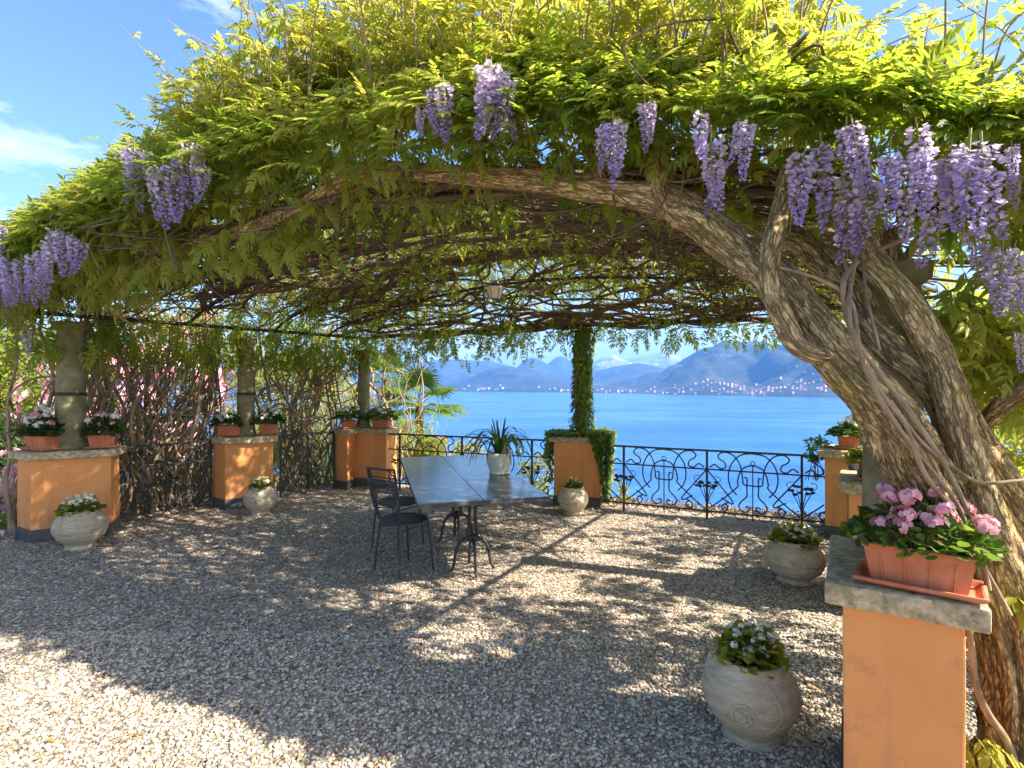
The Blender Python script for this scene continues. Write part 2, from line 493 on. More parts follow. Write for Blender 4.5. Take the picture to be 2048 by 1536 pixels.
M['rooftile'] = surface('house_roof', [(.3, (.36, .16, .10)), (.7, (.48, .24, .16))], .3, 0.9, 0, 1)
M['winglass'] = surface('house_window', [(.3, (.04, .05, .06)), (.7, (.09, .1, .11))], .3, 0.3, 0, 1)
M['edging'] = surface('edging_stone', [(.3, (.16, .17, .18)), (.6, (.27, .28, .29)), (.8, (.38, .38, .38))], 8, 0.9, 0.4, 50, 0.008)
M['palm_trunk'] = surface('palm_trunk', [(.3, (.09, .06, .04)), (.7, (.22, .16, .1))], 14, 0.95, 0.9, 40, 0.03, (1, 1, .5))
M['litter'] = leafmat('leaf_litter', [(0, (.13, .10, .045)), (.5, (.25, .165, .09)), (1, (.36, .26, .16))], [(0, (.15, .1, .04)), (1, (.3, .2, .1))], .2)
M['yucca'] = leafmat('strap_leaf', [(0, (.02, .05, .012)), (.5, (.05, .11, .022)), (1, (.12, .19, .04))], [(0, (.08, .18, .02)), (1, (.3, .42, .06))], 0.3, 0.35, .1)
M['brown_plain'] = surface('dry_flower_stalk', [(.3, (.35, .18, .08)), (.7, (.55, .33, .16))], 10, 0.8, 0.2, 60, 0.003)

# ------------------------------------------------------------------ ground
def gravel_mats():
    m, n, l = newmat('gravel_bed')
    g = n.new('ShaderNodeTexCoord')
    vo = n.new('ShaderNodeTexVoronoi'); vo.inputs['Scale'].default_value = 55
    l.new(g.outputs['Object'], vo.inputs['Vector'])
    r = ramp(n, [(0, (.15, .13, .10)), (.35, (.29, .25, .20)), (.6, (.38, .33, .265)), (.85, (.48, .42, .34)), (1, (.36, .25, .16))])
    sp = n.new('ShaderNodeSeparateColor'); l.new(vo.outputs['Color'], sp.inputs[0])
    l.new(sp.outputs[0], r.inputs['Fac'])
    a = noisy(n, l, g.outputs['Object'], 0.9, 5, 0.6)
    r2 = ramp(n, [(.3, (.78, .74, .7)), (.7, (1.0, 1.0, 1.0))])
    l.new(a.outputs['Fac'], r2.inputs['Fac'])
    mu = n.new('ShaderNodeMix'); mu.data_type = 'RGBA'; mu.blend_type = 'MULTIPLY'; mu.inputs['Factor'].default_value = 1
    l.new(r.outputs[0], mu.inputs['A']); l.new(r2.outputs[0], mu.inputs['B'])
    p = n.new('ShaderNodeBsdfPrincipled'); p.inputs['Roughness'].default_value = .95; p.inputs['Specular IOR Level'].default_value = .1
    l.new(mu.outputs['Result'], p.inputs['Base Color'])
    bp = n.new('ShaderNodeBump'); bp.inputs['Strength'].default_value = .9; bp.inputs['Distance'].default_value = .015; bp.invert = True
    l.new(vo.outputs['Distance'], bp.inputs['Height']); l.new(bp.outputs[0], p.inputs['Normal'])
    o = n.new('ShaderNodeOutputMaterial'); l.new(p.outputs[0], o.inputs['Surface'])
    # pebbles
    m2, n, l = newmat('pebble')
    g = n.new('ShaderNodeAttribute'); g.attribute_name = 'tint'
    r = ramp(n, [(0, (.12, .10, .08)), (.14, (.31, .265, .215)), (.42, (.47, .41, .335)), (.68, (.58, .515, .43)), (.84, (.71, .65, .56)), (.93, (.46, .31, .19)), (1, (.32, .21, .13))])
    l.new(g.outputs['Fac'], r.inputs['Fac'])
    tcn = n.new('ShaderNodeTexCoord')
    a = noisy(n, l, tcn.outputs['Object'], 90, 3, .6)
    r2 = ramp(n, [(.3, (.75, .73, .7)), (.7, (1, 1, 1))]); l.new(a.outputs['Fac'], r2.inputs['Fac'])
    mu = n.new('ShaderNodeMix'); mu.data_type = 'RGBA'; mu.blend_type = 'MULTIPLY'; mu.inputs['Factor'].default_value = 1
    l.new(r.outputs[0], mu.inputs['A']); l.new(r2.outputs[0], mu.inputs['B'])
    p = n.new('ShaderNodeBsdfPrincipled'); p.inputs['Roughness'].default_value = .85; p.inputs['Specular IOR Level'].default_value = .25
    l.new(mu.outputs['Result'], p.inputs['Base Color'])
    o = n.new('ShaderNodeOutputMaterial'); l.new(p.outputs[0], o.inputs['Surface'])
    return m, m2
M['gravel'], M['pebble'] = gravel_mats()

# terrace outline (plan): gravel inside and in front of the pergola
TER = np.array([(-14, -14), (14, -14), (14, 1.2), (2.35, 2.0), (3.2, 3.6), (4.4, 6.0), (3.6, 6.35), (1.2, 7.5), (-1.9, 8.9), (-2.9, 9.0), (-4.2, 7.6), (-5.0, 6.35), (-6.6, 5.9), (-14, 6.4)], float)
prism('gravel_terrace', TER, -0.6, 0.0, M['gravel'], None, bev=0, world=False)['kind'] = 'structure'

def inside(poly, p):
    x, y = p[:, 0], p[:, 1]
    r = np.zeros(len(p), bool)
    n = len(poly)
    for i in range(n):
        x0, y0 = poly[i]; x1, y1 = poly[(i + 1) % n]
        c = ((y0 > y) != (y1 > y)) & (x < (x1 - x0) * (y - y0) / (y1 - y0 + 1e-12) + x0)
        r ^= c
    return r

# loose stones: dense close by, thinner farther off
ico = bmesh.new(); bmesh.ops.create_icosphere(ico, subdivisions=1, radius=1)
IV = np.array([v.co[:] for v in ico.verts]); IF = np.array([[v.index for v in f.verts] for f in ico.faces]); ico.free()
OV = np.array([[1, 0, 0], [-1, 0, 0], [0, 1, 0], [0, -1, 0], [0, 0, 1]], float)
OF = np.array([[0, 2, 4], [2, 1, 4], [1, 3, 4], [3, 0, 4]])

def stones(n, y0, y1, base, faces, smin, smax):
    Y = y0 + (y1 - y0) * rng.random(n)
    X = (rng.random(n) * 2 - 1) * (Y * 1.0 + 0.5)
    P = np.stack([X, Y], -1)
    P = P[inside(TER, P)]
    n = len(P)
    s = smin + (smax - smin) * rng.random(n) ** 1.8
    loc = np.column_stack([P, s * (0.15 + 0.25 * rng.random(n))])
    yaw = rng.random(n) * 2 * PI
    tilt = rng.standard_normal((n, 2)) * 0.28
    z = nrm(np.column_stack([tilt, np.ones(n)]))
    d = np.column_stack([np.cos(yaw), np.sin(yaw), np.zeros(n)])
    rot = frames(d, z)
    sc = np.column_stack([s * (.55 + .35 * rng.random(n)), s * (.8 + .5 * rng.random(n)), s * (.38 + .3 * rng.random(n))])
    patch = np.array([mnoise.noise(Vector((x * .8, y * .8, 5))) for x, y in P])
    return scatter(base, faces, loc, rot, sc, np.clip(rng.random(n) + .16 * patch, 0, 1))

vv, ff, tt, k = [], [], [], 0
for a in (stones(58000, 1.95, 3.6, IV, IF, .005, .0145), stones(60000, 3.4, 5.6, OV, OF, .006, .017), stones(40000, 5.4, 9.0, OV, OF, .009, .021)):
    vv.append(a[0]); ff.append(a[1] + k); tt.append(a[2]); k += len(a[0])
o = link('pebbles', npmesh('pebbles', np.concatenate(vv), np.concatenate(ff), M['pebble'], True, np.concatenate(tt)))
tag(o, 'loose grey and beige stones of the gravel floor', 'gravel', kind='stuff')

# hillside outside the terrace: level garden on the left, falling to the lake behind
M['hillside'] = surface('hillside_soil', [(.3, (.035, .045, .012)), (.5, (.085, .095, .025)), (.75, (.19, .15, .07))], 1.2, 0.95, 0.8, 25, 0.04)
nx, ny = 150, 120
gx = np.concatenate([np.linspace(-120, -14, 24), np.linspace(-13, 13, 90), np.linspace(14, 160, 26)])
gy = np.concatenate([np.linspace(-40, 3, 14), np.linspace(3.4, 20, 70), np.linspace(21, 190, 36)])
GX, GY = np.meshgrid(gx, gy, indexing='ij')
def hillz(x, y):
    d1 = (y - 8.6) + 0.42 * (x + 2.2)            # past the back railing
    d2 = (x - 4.6) * 0.83 - (y - 6) * 0.55       # past the right row
    d = np.maximum(d1, d2 * (y < 60))
    k = np.clip(d - 1.0, 0, None)
    left = np.clip((-x - 1.5) / 6, 0, 1)
    z = -0.06 - k * (0.62 - 0.45 * left * np.clip(1 - (y - 14) / 12, 0, 1)) + 0.0 * d
    return np.maximum(z, -52)
GZ = hillz(GX, GY) - 0.02 + 0.03 * np.sin(GX * 2.1) * np.sin(GY * 1.7)
idx = np.arange(GX.size).reshape(GX.shape)
q = np.stack([idx[:-1, :-1], idx[1:, :-1], idx[1:, 1:], idx[:-1, 1:]], -1).reshape(-1, 4)
o = link('hillside', npmesh('hillside', np.stack([GX, GY, GZ], -1).reshape(-1, 3), q, M['hillside'], True)); o['kind'] = 'structure'

# ------------------------------------------------------------------ lake and far shore
LAKE = -45.0
m, n, l = newmat('lake_water')
g = n.new('ShaderNodeTexCoord')
mpn = n.new('ShaderNodeMapping'); mpn.inputs['Scale'].default_value = (.09, .22, 1); l.new(g.outputs['Object'], mpn.inputs['Vector'])
a = noisy(n, l, mpn.outputs[0], 1.0, 5, 0.65)
mp2 = n.new('ShaderNodeMapping'); mp2.inputs['Scale'].default_value = (.004, .012, 1); l.new(g.outputs['Object'], mp2.inputs['Vector'])
a2 = noisy(n, l, mp2.outputs[0], 1.0, 4, 0.6)
p = n.new('ShaderNodeBsdfPrincipled')
r = ramp(n, [(.32, (.012, .085, .28)), (.5, (.025, .125, .36)), (.68, (.05, .18, .44))]); l.new(a2.outputs['Fac'], r.inputs['Fac'])
l.new(r.outputs[0], p.inputs['Base Color'])
p.inputs['Roughness'].default_value = .22; p.inputs['IOR'].default_value = 1.33
p.inputs['Specular IOR Level'].default_value = .45
bp = n.new('ShaderNodeBump'); bp.inputs['Strength'].default_value = 1.0; bp.inputs['Distance'].default_value = 2.2
l.new(a.outputs['Fac'], bp.inputs['Height']); l.new(bp.outputs[0], p.inputs['Normal'])
o = n.new('ShaderNodeOutputMaterial'); l.new(p.outputs[0], o.inputs['Surface'])
M['water'] = m
o = link('lake', npmesh('lake', np.array([[-9000, 40, LAKE], [9000, 40, LAKE], [9000, 11000, LAKE], [-9000, 11000, LAKE]]), np.array([[0, 1, 2, 3]]), M['water'])); o['kind'] = 'structure'

M['forest'] = surface('far_forest', [(.3, (.010, .018, .012)), (.5, (.022, .034, .018)), (.7, (.05, .058, .028))], .012, 0.95, 0.6, .03, 14)
M['meadow_forest'] = surface('far_forest_with_clearings', [(.3, (.011, .02, .013)), (.5, (.024, .036, .02)), (.64, (.06, .066, .032)), (.8, (.13, .11, .07))], .008, 0.95, 0.6, .03, 14)
M['rock_snow'] = surface('far_rock', [(.3, (.10, .12, .11)), (.55, (.2, .22, .21)), (.7, (.55, .56, .58))], .004, 0.95, 0.6, .02, 20)

def shoreD(u):
    return float(np.interp(u, [500, 870, 1150, 1350, 1700, 2100], [3700, 3400, 2900, 2300, 1750, 1450]))

TERR = {}
def hillrange(name, sil, D1, D0=None, mat='forest', rough=1.0, seed=0, power=0.8):
    """a range of hills: sil = skyline as (u, v), its ridge D1 metres off, its foot at D0(u)"""
    us = np.linspace(sil[0][0], sil[-1][0], 150)
    vs = np.interp(us, [s[0] for s in sil], [s[1] for s in sil])
    k = np.ones(5) / 5
    vs[2:-2] = np.convolve(vs, k, 'valid')
    d1 = np.array([D1(u) if callable(D1) else D1 for u in us])
    d0 = np.array([D0(u) if D0 else dd * 0.72 for u, dd in zip(us, d1)])
    h1 = EYE - (vs - 768) / F * d1
    T = np.concatenate([np.linspace(0, 1, 44), 1 + np.linspace(0.06, 0.9, 10)])
    Vv = np.zeros((len(us), len(T), 3))
    def hz(i, t):
        f = t ** power if t <= 1 else max(0, 1 - (t - 1) * 1.1)
        D = d0[i] + (d1[i] - d0[i]) * t
        x = (us[i] - 1024) / F * D
        nz = mnoise.fractal(Vector((x * .0035 + seed, D * .0035, seed)), 1.0, 2.1, 5) * 70 * rough
        amp = math.sin(min(t, 1) * PI) if t < 1 else 0.15
        base = LAKE - 6
        return x, D, base + (h1[i] - base) * f + nz * amp * min(1, (h1[i] - base) / 250) + (6 if t > 0.02 else 0) * (1 - min(t, 1))
    for i in range(len(us)):
        for j, t in enumerate(T): Vv[i, j] = hz(i, t)
    idx = np.arange(len(us) * len(T)).reshape(len(us), len(T))
    q = np.stack([idx[:-1, :-1], idx[1:, :-1], idx[1:, 1:], idx[:-1, 1:]], -1).reshape(-1, 4)
    o = link(name, npmesh(name, Vv.reshape(-1, 3), q, M[mat], True)); o['kind'] = 'structure'
    TERR[name + str(seed)] = (us, d0, d1, hz)
    return (us, d0, d1, hz)

shore_r = hillrange('hills', [(1090, 776), (1150, 768), (1185, 762), (1250, 756), (1300, 750), (1335, 738), (1380, 714), (1420, 695), (1460, 685), (1520, 690), (1570, 689), (1640, 700), (1720, 730), (1850, 735), (2100, 700), (2300, 690)],
                    lambda u: shoreD(u) + 1500, shoreD, 'meadow_forest', 1.9, 1, 0.85)
shore_l = hillrange('hills', [(560, 740), (700, 745), (820, 752), (880, 768), (915, 762), (950, 750), (985, 738), (1015, 733), (1045, 738), (1075, 748), (1105, 757), (1160, 768), (1230, 776)],
                    lambda u: 3900, lambda u: shoreD(u) + 20, 'forest', 1.5, 2, 0.75)
hillrange('hills', [(1120, 760), (1185, 745), (1230, 733), (1275, 726), (1310, 732), (1345, 742), (1420, 760)], 5200, None, 'forest', .8, 3)
hillrange('hills', [(1000, 752), (1030, 738), (1050, 720), (1064, 714), (1080, 719), (1100, 731), (1150, 740), (1200, 752)], 5900, None, 'forest', .7, 4)
hillrange('hills', [(1070, 745), (1095, 728), (1112, 714), (1122, 712), (1140, 721), (1175, 726), (1240, 745)], 6600, None, 'forest', .7, 5)
hillrange('hills', [(1150, 740), (1180, 726), (1205, 716), (1228, 709), (1250, 719), (1275, 716), (1305, 709), (1336, 702), (1362, 710), (1400, 726), (1500, 740)], 7200, None, 'rock_snow', .8, 6)
hillrange('hills', [(300, 700), (500, 712), (700, 724), (800, 726), (870, 720), (930, 719), (985, 723), (1030, 734), (1090, 750)], 6200, None, 'meadow_forest', .8, 7)

# far houses
def house_mesh(wm):
    mb = MB(); mb.add(*box_v(-7, -5, -6, 7, 5, 7))
    wall = mb.mesh('wall', M[wm], False)
    mb = MB()
    Vv = np.array([[-7.6, -5.6, 7], [7.6, -5.6, 7], [7.6, 5.6, 7], [-7.6, 5.6, 7], [-6.6, 0, 10.2], [6.6, 0, 10.2]], float)
    mb.add(Vv, np.array([[0, 1, 5, 4], [2, 3, 4, 5], [0, 3, 2, 1]])); mb.add(Vv, np.array([[0, 4, 3], [1, 2, 5]]))
    roof = mb.mesh('roof', M['rooftile'], False)
    return wall, roof
HM = [house_mesh('wall_pale'), house_mesh('wall_rose')]
def place_house(rg, u, t, kind, sc, label, group):
    us, d0, d1, hz = rg
    i = int(np.clip(np.searchsorted(us, u), 0, len(us) - 1))
    x, D, z = hz(i, t)
    e = empty('house', label, 'house', (x, D, z), group, random.uniform(-.6, .6))
    e.scale = (sc, sc, sc * random.uniform(.8, 1.25))
    for nm, me in zip(('wall', 'roof'), HM[kind][:2]): link(nm, me, e)
random.seed(21)
for k in range(150):
    u = random.choice([random.gauss(1400, 45), random.gauss(1480, 60), random.gauss(1560, 70), random.uniform(1340, 1710), random.gauss(1620, 40)])
    t = abs(random.gauss(0, .085)) + .012 + max(0, (u - 1480) / 2600) * random.random()
    kd = 0 if random.random() < .78 else 1
    place_house(shore_r, u, min(t, .3), kd, random.uniform(.4, .8), ('pale' if kd == 0 else 'rose') + ' house with red tiled roof in the lakeside town under the large mountain', 'houses of the town across the lake')
for k in range(26):
    u = random.uniform(1165, 1330); t = abs(random.gauss(0, .04)) + .01
    place_house(shore_r, u, t, 0, random.uniform(.55, .95), 'pale house on the far shore just beyond the ivy-clad column', 'houses on the far shore beside the ivy column')
for k in range(9):
    place_house(shore_r, random.uniform(1295, 1375), random.uniform(.30, .42), 0, random.uniform(.5, .75), 'white house scattered high on the mountain slope above the town', 'houses high on the slope')
for k in range(22):
    u = random.choice([random.uniform(925, 1135), random.gauss(960, 20), random.gauss(1110, 20)])
    place_house(shore_l, u, abs(random.gauss(0, .05)) + .03, 0, random.uniform(.6, 1.1), 'pale house on the shore below the dark wooded headland', 'houses below the wooded headland')
random.seed(9)

# air
m, n, l = newmat('haze_air')
pv = n.new('ShaderNodeVolumePrincipled')
pv.inputs['Color'].default_value = (.17, .45, 1.0, 1)
pv.inputs['Density'].default_value = 0.00013
pv.inputs['Anisotropy'].default_value = 0.1
o = n.new('ShaderNodeOutputMaterial'); l.new(pv.outputs[0], o.inputs['Volume'])
bvv, bq = box_v(-9500, -60, -60, 9500, 10500, 520)
o = link('haze', npmesh('haze', bvv, bq, m, False)); o['kind'] = 'stuff'

# ------------------------------------------------------------------ orange pedestals
CAPZ, CAPT = 0.94, 0.078
def offset_poly(poly, d):
    poly = np.asarray(poly, float); n = len(poly); out = []
    A = 0.5 * sum(poly[i][0] * poly[(i + 1) % n][1] - poly[(i + 1) % n][0] * poly[i][1] for i in range(n))
    sg = 1 if A > 0 else -1
    for i in range(n):
        p0, p1, p2 = poly[i - 1], poly[i], poly[(i + 1) % n]
        e1, e2 = nrm(p1 - p0), nrm(p2 - p1)
        n1, n2 = sg * np.array([e1[1], -e1[0]]), sg * np.array([e2[1], -e2[0]])
        b = n1 + n2
        out.append(p1 + b * d * 2 / max(np.dot(b, b), .6))
    return np.array(out)
def rect(p, ax, wd, dp):
    """plan rectangle from its near left corner, ax = unit vector along the front, wd wide, dp deep"""
    p = np.array(p, float); ax = nrm(ax); ay = np.array([-ax[1], ax[0]])
    return np.array([p, p + ax * wd, p + ax * wd + ay * dp, p + ay * dp])
AR = np.array([.845, -.535])   # across the right row (front faces)
PED = {
    'P1': np.array([(-5.27, 5.75), (-4.98, 5.59), (-4.38, 5.90), (-4.52, 6.22), (-5.16, 6.22)]),
    'P2': np.array([(-3.99, 7.21), (-3.77, 7.10), (-3.27, 7.36), (-3.40, 7.68), (-3.92, 7.66)]),
    'P3': np.array([(-2.82, 8.57), (-2.57, 8.41), (-2.54, 8.74), (-2.20, 8.64), (-1.98, 8.49), (-1.86, 8.72), (-2.05, 9.0), (-2.62, 9.0)]),
    'P4': rect((.57, 7.36), (.965, -.262), .62, .46),
    'P5': rect((3.36, 5.80), AR, .46, .62),
    'P6': rect((2.43, 3.90), AR, .40, .60),
    'P7': rect((1.198, 1.955), (.847, -.532), .345, .62),
}
PL = {
    'P1': 'wide orange pedestal with two planters before the pink blossom, next to the flower bed',
    'P2': 'orange pedestal with sun flecks between the two iron gates, mossy column on top',
    'P3': 'orange pedestal with folded front in the far corner near the palm',
    'P4': 'orange pedestal under the ivy-clad column overlooking the lake',
    'P5': 'shaded orange pedestal at the right end of the lakeside railing',
    'P6': 'orange pedestal partly hidden by the vine trunk, between two others',
    'P7': 'tall close orange pedestal with thick stone cap carrying the pink geraniums',
}
PD = {}
for k, poly in PED.items():
    c = poly.mean(0)
    e = empty('orange_pedestal', PL[k], 'pedestal', (c[0], c[1], 0), 'orange plastered pedestals of the pergola')
    prism('body', poly, 0.13, CAPZ - CAPT, M['plaster'], e, .008, wob=.0035)
    prism('plinth', offset_poly(poly, .012), -0.02, 0.13, M['plinth'], e, .006)
    cp = offset_poly(poly, .062 if k != 'P7' else .056)
    prism('cap', cp, CAPZ - CAPT, CAPZ, M['cap'], e, .012, wob=.006)
    PD[k] = e

def column(k, x, y, r, z1, label, mat='column', rings=True, sides=26):
    z0 = CAPZ
    e = empty('stone_column', label, 'column', (x, y, z0), 'stone columns on the pedestals')
    h = z1 - z0
    prof = [(0, .0), (r * 1.18, 0), (r * 1.2, .03), (r * 1.08, .06)] + [(r * (1.06 - .16 * (i / 14)), .06 + (h - .16) * i / 14) for i in range(15)] + [(r * .92, h - .09), (r * 1.0, h - .08)]
    Vv, q = lathe(prof, sides)
    Vv[:, :2] *= (1 + .012 * rng.standard_normal((len(Vv), 1)))
    MB().add(Vv, q).build('shaft', M[mat], e)
    Vv, q = lathe([(r * .95, h - .09), (r * 1.25, h - .06), (r * 1.3, h - .01), (r * 1.3, h), (0, h)], sides)
    MB().add(Vv, q).build('capital', M[mat], e)
    if rings:
        Vv, q = lathe([(r * 1.04, h * .42), (r * 1.08, h * .425), (r * 1.08, h * .44), (r * 1.03, h * .445)], sides)
        MB().add(Vv, q).build('binding_wire', M['rust_iron'], e)
    return e
column('P1', -4.86, 5.95, .135, 2.33, 'mossy stone column bound with wire beside the pink blossom')
column('P2', -3.68, 7.47, .11, 2.27, 'mossy stone column between the two iron gates')
column('P3', -2.42, 8.82, .095, 2.2, 'slim mossy column in the corner beside the palm', rings=False)
column('P4', .98, 7.50, .085, 2.4, 'slim column wrapped in ivy before the lake', rings=False)
column('P5', 3.90, 6.04, .085, 2.35, 'column behind the vine trunk at the end of the railing', rings=False)
column('P6', 2.78, 4.12, .105, 2.3, 'pale column sunlit at its edge left of the vine trunk', rings=False)
column('P7', 1.65, 2.34, .11, 2.16, 'mossy column standing behind the pink geranium planter', rings=False)

# ------------------------------------------------------------------ wrought iron railings and gates
UNIT_HALF = [   # mirrored about x = .5 : curves of one art nouveau bay (x over the bay, z between bottom and top rail)
    [(.33, .30), (.262, .42), (.238, .60), (.272, .80), (.37, .95), (.5, .985)],
    [(.5, .80), (.41, .75), (.36, .65), (.338, .5), (.335, .43), (.18, .22), (.02, .04)],
    [(.03, .72), (.09, .775), (.15, .71), (.21, .74), (.195, .82), (.14, .87), (.128, .93), (.19, .985), (.29, .94), (.365, .79), (.39, .60), (.405, .48), (.5, .465)],
    [(.41, .59), (.438, .58), (.437, .42), (.435, .29), (.37, .19), (.352, .10), (.41, .035), (.47, .085), (.45, .13), (.42, .11)],
    [(.0, .69), (.15, .43), (.28, .20), (.268, .155), (.16, .24)],
    [(.20, .145), (.235, .10), (.20, .02), (.165, .09), (.20, .145), (.245, .17)],
]
def railing(A, B, z0, z1, posts, W, label, name='iron_railing', group=None, frame=False, postz=0.0):
    A = np.array(A, float); B = np.array(B, float)
    L = np.linalg.norm(B - A); d = (B - A) / L
    e = empty(name, label, 'gate' if 'gate' in name else 'railing', (A[0], A[1], 0), group, math.atan2(d[1], d[0]))
    H = z1 - z0
    def bar(nm, pts, r=.0075, sides=5, **k):
        if frame: r = r * 1.3
        mb = MB(); add_tube(mb, pts, r, sides, **k); return mb.build(nm, M['iron'], e)
    mid = z0 + .69 * H
    for nm, zz, rr in (('top_rail', z1, .012), ('middle_rail', mid, .0085), ('bottom_rail', z0, .0095)):
        mb = MB(); mb.add(*box_v(0, -rr * .8, zz - rr, L, rr * .8, zz + rr)); mb.build(nm, M['iron'], e, False)
    if frame:
        for x in (0.012, L - .012):
            mb = MB(); mb.add(*box_v(x - .012, -.012, z0 - .08, x + .012, .012, z1 + .02)); mb.build('frame_post', M['iron'], e, False)
    for p in posts:
        mb = MB(); mb.add(*box_v(p - .013, -.013, postz - .02, p + .013, .013, z1 - .002)); mb.build('post', M['iron'], e, False)
        mb = MB()
        for ang in (-.42, -.2, 0.2, .42):
            tip = V3(p + math.sin(ang) * .34 * H, .012, z0 + (.08 + .38 * math.cos(ang)) * H)
            add_tube(mb, catmull([V3(p, .012, z0 + .02), V3(p + math.sin(ang) * .08 * H, .012, z0 + .2 * H), tip]), .005, 4)
            for q in range(3):
                c = tip + V3(random.uniform(-.05, .05), 0, random.uniform(-.05, .06)) * H
                Vv = IV * np.array([.034, .012, .02]) * H * 1.25 + c
                mb.add(Vv, IF)
        for sg in (-1, 1):
            add_tube(mb, catmull([V3(p + sg * .1 * H, .012, z0 + .4 * H), V3(p + sg * .2 * H, .012, z0 + .5 * H), V3(p + sg * .19 * H, .012, z0 + .56 * H), V3(p + sg * .12 * H, .012, z0 + .58 * H)]), .004, 4)
        mb.build('flower_ornament', M['iron'], e)
        mb = MB(); mb.add(OV * np.array([.026, .02, .026]) + V3(p, -.004, mid), np.vstack([OF, OF[:, ::-1] * 1])); mb.add(-OV * np.array([.026, .02, .026]) + V3(p, -.004, mid), OF); mb.build('rosette', M['iron'], e)
    starts = [posts[0] - W + k * W for k in range(len(posts) + 1)]
    for s0 in starts:
        for sg in (1, -1):
            for c in UNIT_HALF:
                P = np.array([(s0 + W * (x if sg > 0 else 1 - x), 0.0, z0 + H * z) for x, z in c])
                P = catmull(P, 5)
                keep = (P[:, 0] > 0.0) & (P[:, 0] < L)
                if keep.sum() < 4: continue
                i0 = np.argmax(keep); i1 = len(keep) - np.argmax(keep[::-1])
                if not keep[i0:i1].all(): continue
                bar('scroll', P[i0:i1] + V3(0, .006 if sg > 0 else -.006, 0), .0088, 5)
        cx = s0 + W * .5
        if 0.03 < cx < L - .03:
            bar('stem_bar', np.array([(cx, 0, z0 - .08), (cx, 0, z0 + .78 * H)]), .007, 5)
            th = np.linspace(0, 2 * PI, 15)
            bar('ring', np.stack([cx + .03 * H * np.cos(th) * 1.1, 0 * th, z0 + H * (.82 + .04 * np.sin(th))], -1), .006, 5)
    th = np.linspace(0, PI, 9)
    for kx in np.arange(.12, L - .1, .26):
        bar('scroll', np.stack([kx + .075 * np.cos(th), 0 * th + .01, z0 - .012 - .055 * np.sin(th)], -1), .005, 4)
    return e
L2 = 2.56
railing((1.21, 7.15), (3.52, 6.02), .105, .84, [.107 * L2, .507 * L2, .905 * L2], 1.022, 'black wrought iron railing with scrolls between ivy column and shaded pedestal, lake behind', group='wrought iron railings of the terrace')
railing((-1.93, 8.47), (.56, 7.44), .105, .87, [.2, 1.29, 2.39], 1.09, 'black wrought iron railing behind the long table, yellow-green shrubs beyond', group='wrought iron railings of the terrace')
railing((-4.60, 6.27), (-3.97, 7.15), .09, .90, [.54], 1.08, 'black iron gate tangled with vine stems between the two largest left pedestals', 'iron_gate', 'iron gates on the left side', True, .09)
railing((-3.36, 7.82), (-2.79, 8.50), .09, .90, [.44], .88, 'black iron gate between sun-flecked pedestal and corner pedestal', 'iron_gate', 'iron gates on the left side', True, .09)
railing((2.95, 4.55), (3.55, 5.72), .09, .86, [.65], 1.0, 'black iron railing behind the vine trunk on the shaded right side', group='wrought iron railings of the terrace')

# ------------------------------------------------------------------ leaves and flowers (small meshes)
LV = np.array([[0, 0, 0], [-.17, .28, .05], [-.14, .66, .05], [0, 1, -.04], [.14, .66, .05], [.17, .28, .05], [0, .5, -.01]], float)
LF = np.array([[0, 6, 1], [1, 6, 2], [2, 6, 3], [3, 6, 4], [4, 6, 5], [5, 6, 0]])
LV4 = np.array([[0, 0, 0], [-.2, .5, .06], [0, 1, -.05], [.2, .5, .06]], float)
LF4 = np.array([[0, 2, 1], [0, 3, 2]])
RV = np.array([[0, 0, 0], [-.42, .25, .06], [-.45, .7, .08], [0, 1, .02], [.45, .7, .08], [.42, .25, .06], [0, .5, -.04]], float)   # rounder leaf

def petal_flower(npet=5, tilt=.35, r=1.0, w=.42):
    vv, ff, k = [], [], 0
    for i in range(npet):
        a = 2 * PI * i / npet
        d = V3(math.cos(a), math.sin(a), 0); sx = V3(-math.sin(a), math.cos(a), 0)
        P = np.array([V3(0, 0, 0), d * .55 * r + sx * w * r + V3(0, 0, tilt * .5), d * r + V3(0, 0, tilt * .55), d * .55 * r - sx * w * r + V3(0, 0, tilt * .5)])
        vv.append(P); ff += [[k, k + 1, k + 2], [k, k + 2, k + 3]]; k += 4
    return np.concatenate(vv), np.array(ff)

def head_mesh(name, mat, kind='umbel', n=26, seed=0):
    """a flower head about 1 unit across, standing on the origin"""
    r2 = np.random.default_rng(seed + 100)
    pv, pf = petal_flower(5, .35)
    mb = MB()
    if kind == 'umbel':
        for i in range(n):
            d = nrm(r2.standard_normal(3)); d[2] = abs(d[2]) * .9 + .05; d = nrm(d)
            rot = frames(nrm(np.cross(d, r2.standard_normal(3)))[None], d[None])[0]
            mb.add((pv * (.17 + .12 * r2.random())) @ rot.T + d * V3(.46, .46, .36) * (.7 + .45 * r2.random()) + V3(0, 0, .1), pf, .15 + .8 * r2.random())
    elif kind == 'single':
        mb.add(pv * .5 @ Matrix.Rotation(.5, 3, 'X').transposed() if False else pv * .5, pf, r2.random())
        mb.add(OV * .08 + V3(0, 0, .1), OF, .1)
    return mb.mesh(name, mat, True)
HEADS = {c: [head_mesh('flower_head', M[c], 'umbel', 24, k) for k in range(3)] for c in ('pink', 'white', 'cream')}
SINGLE = {c: [head_mesh('flower', M[c], 'single', 1, k) for k in range(2)] for c in ('white', 'pink', 'cream')}

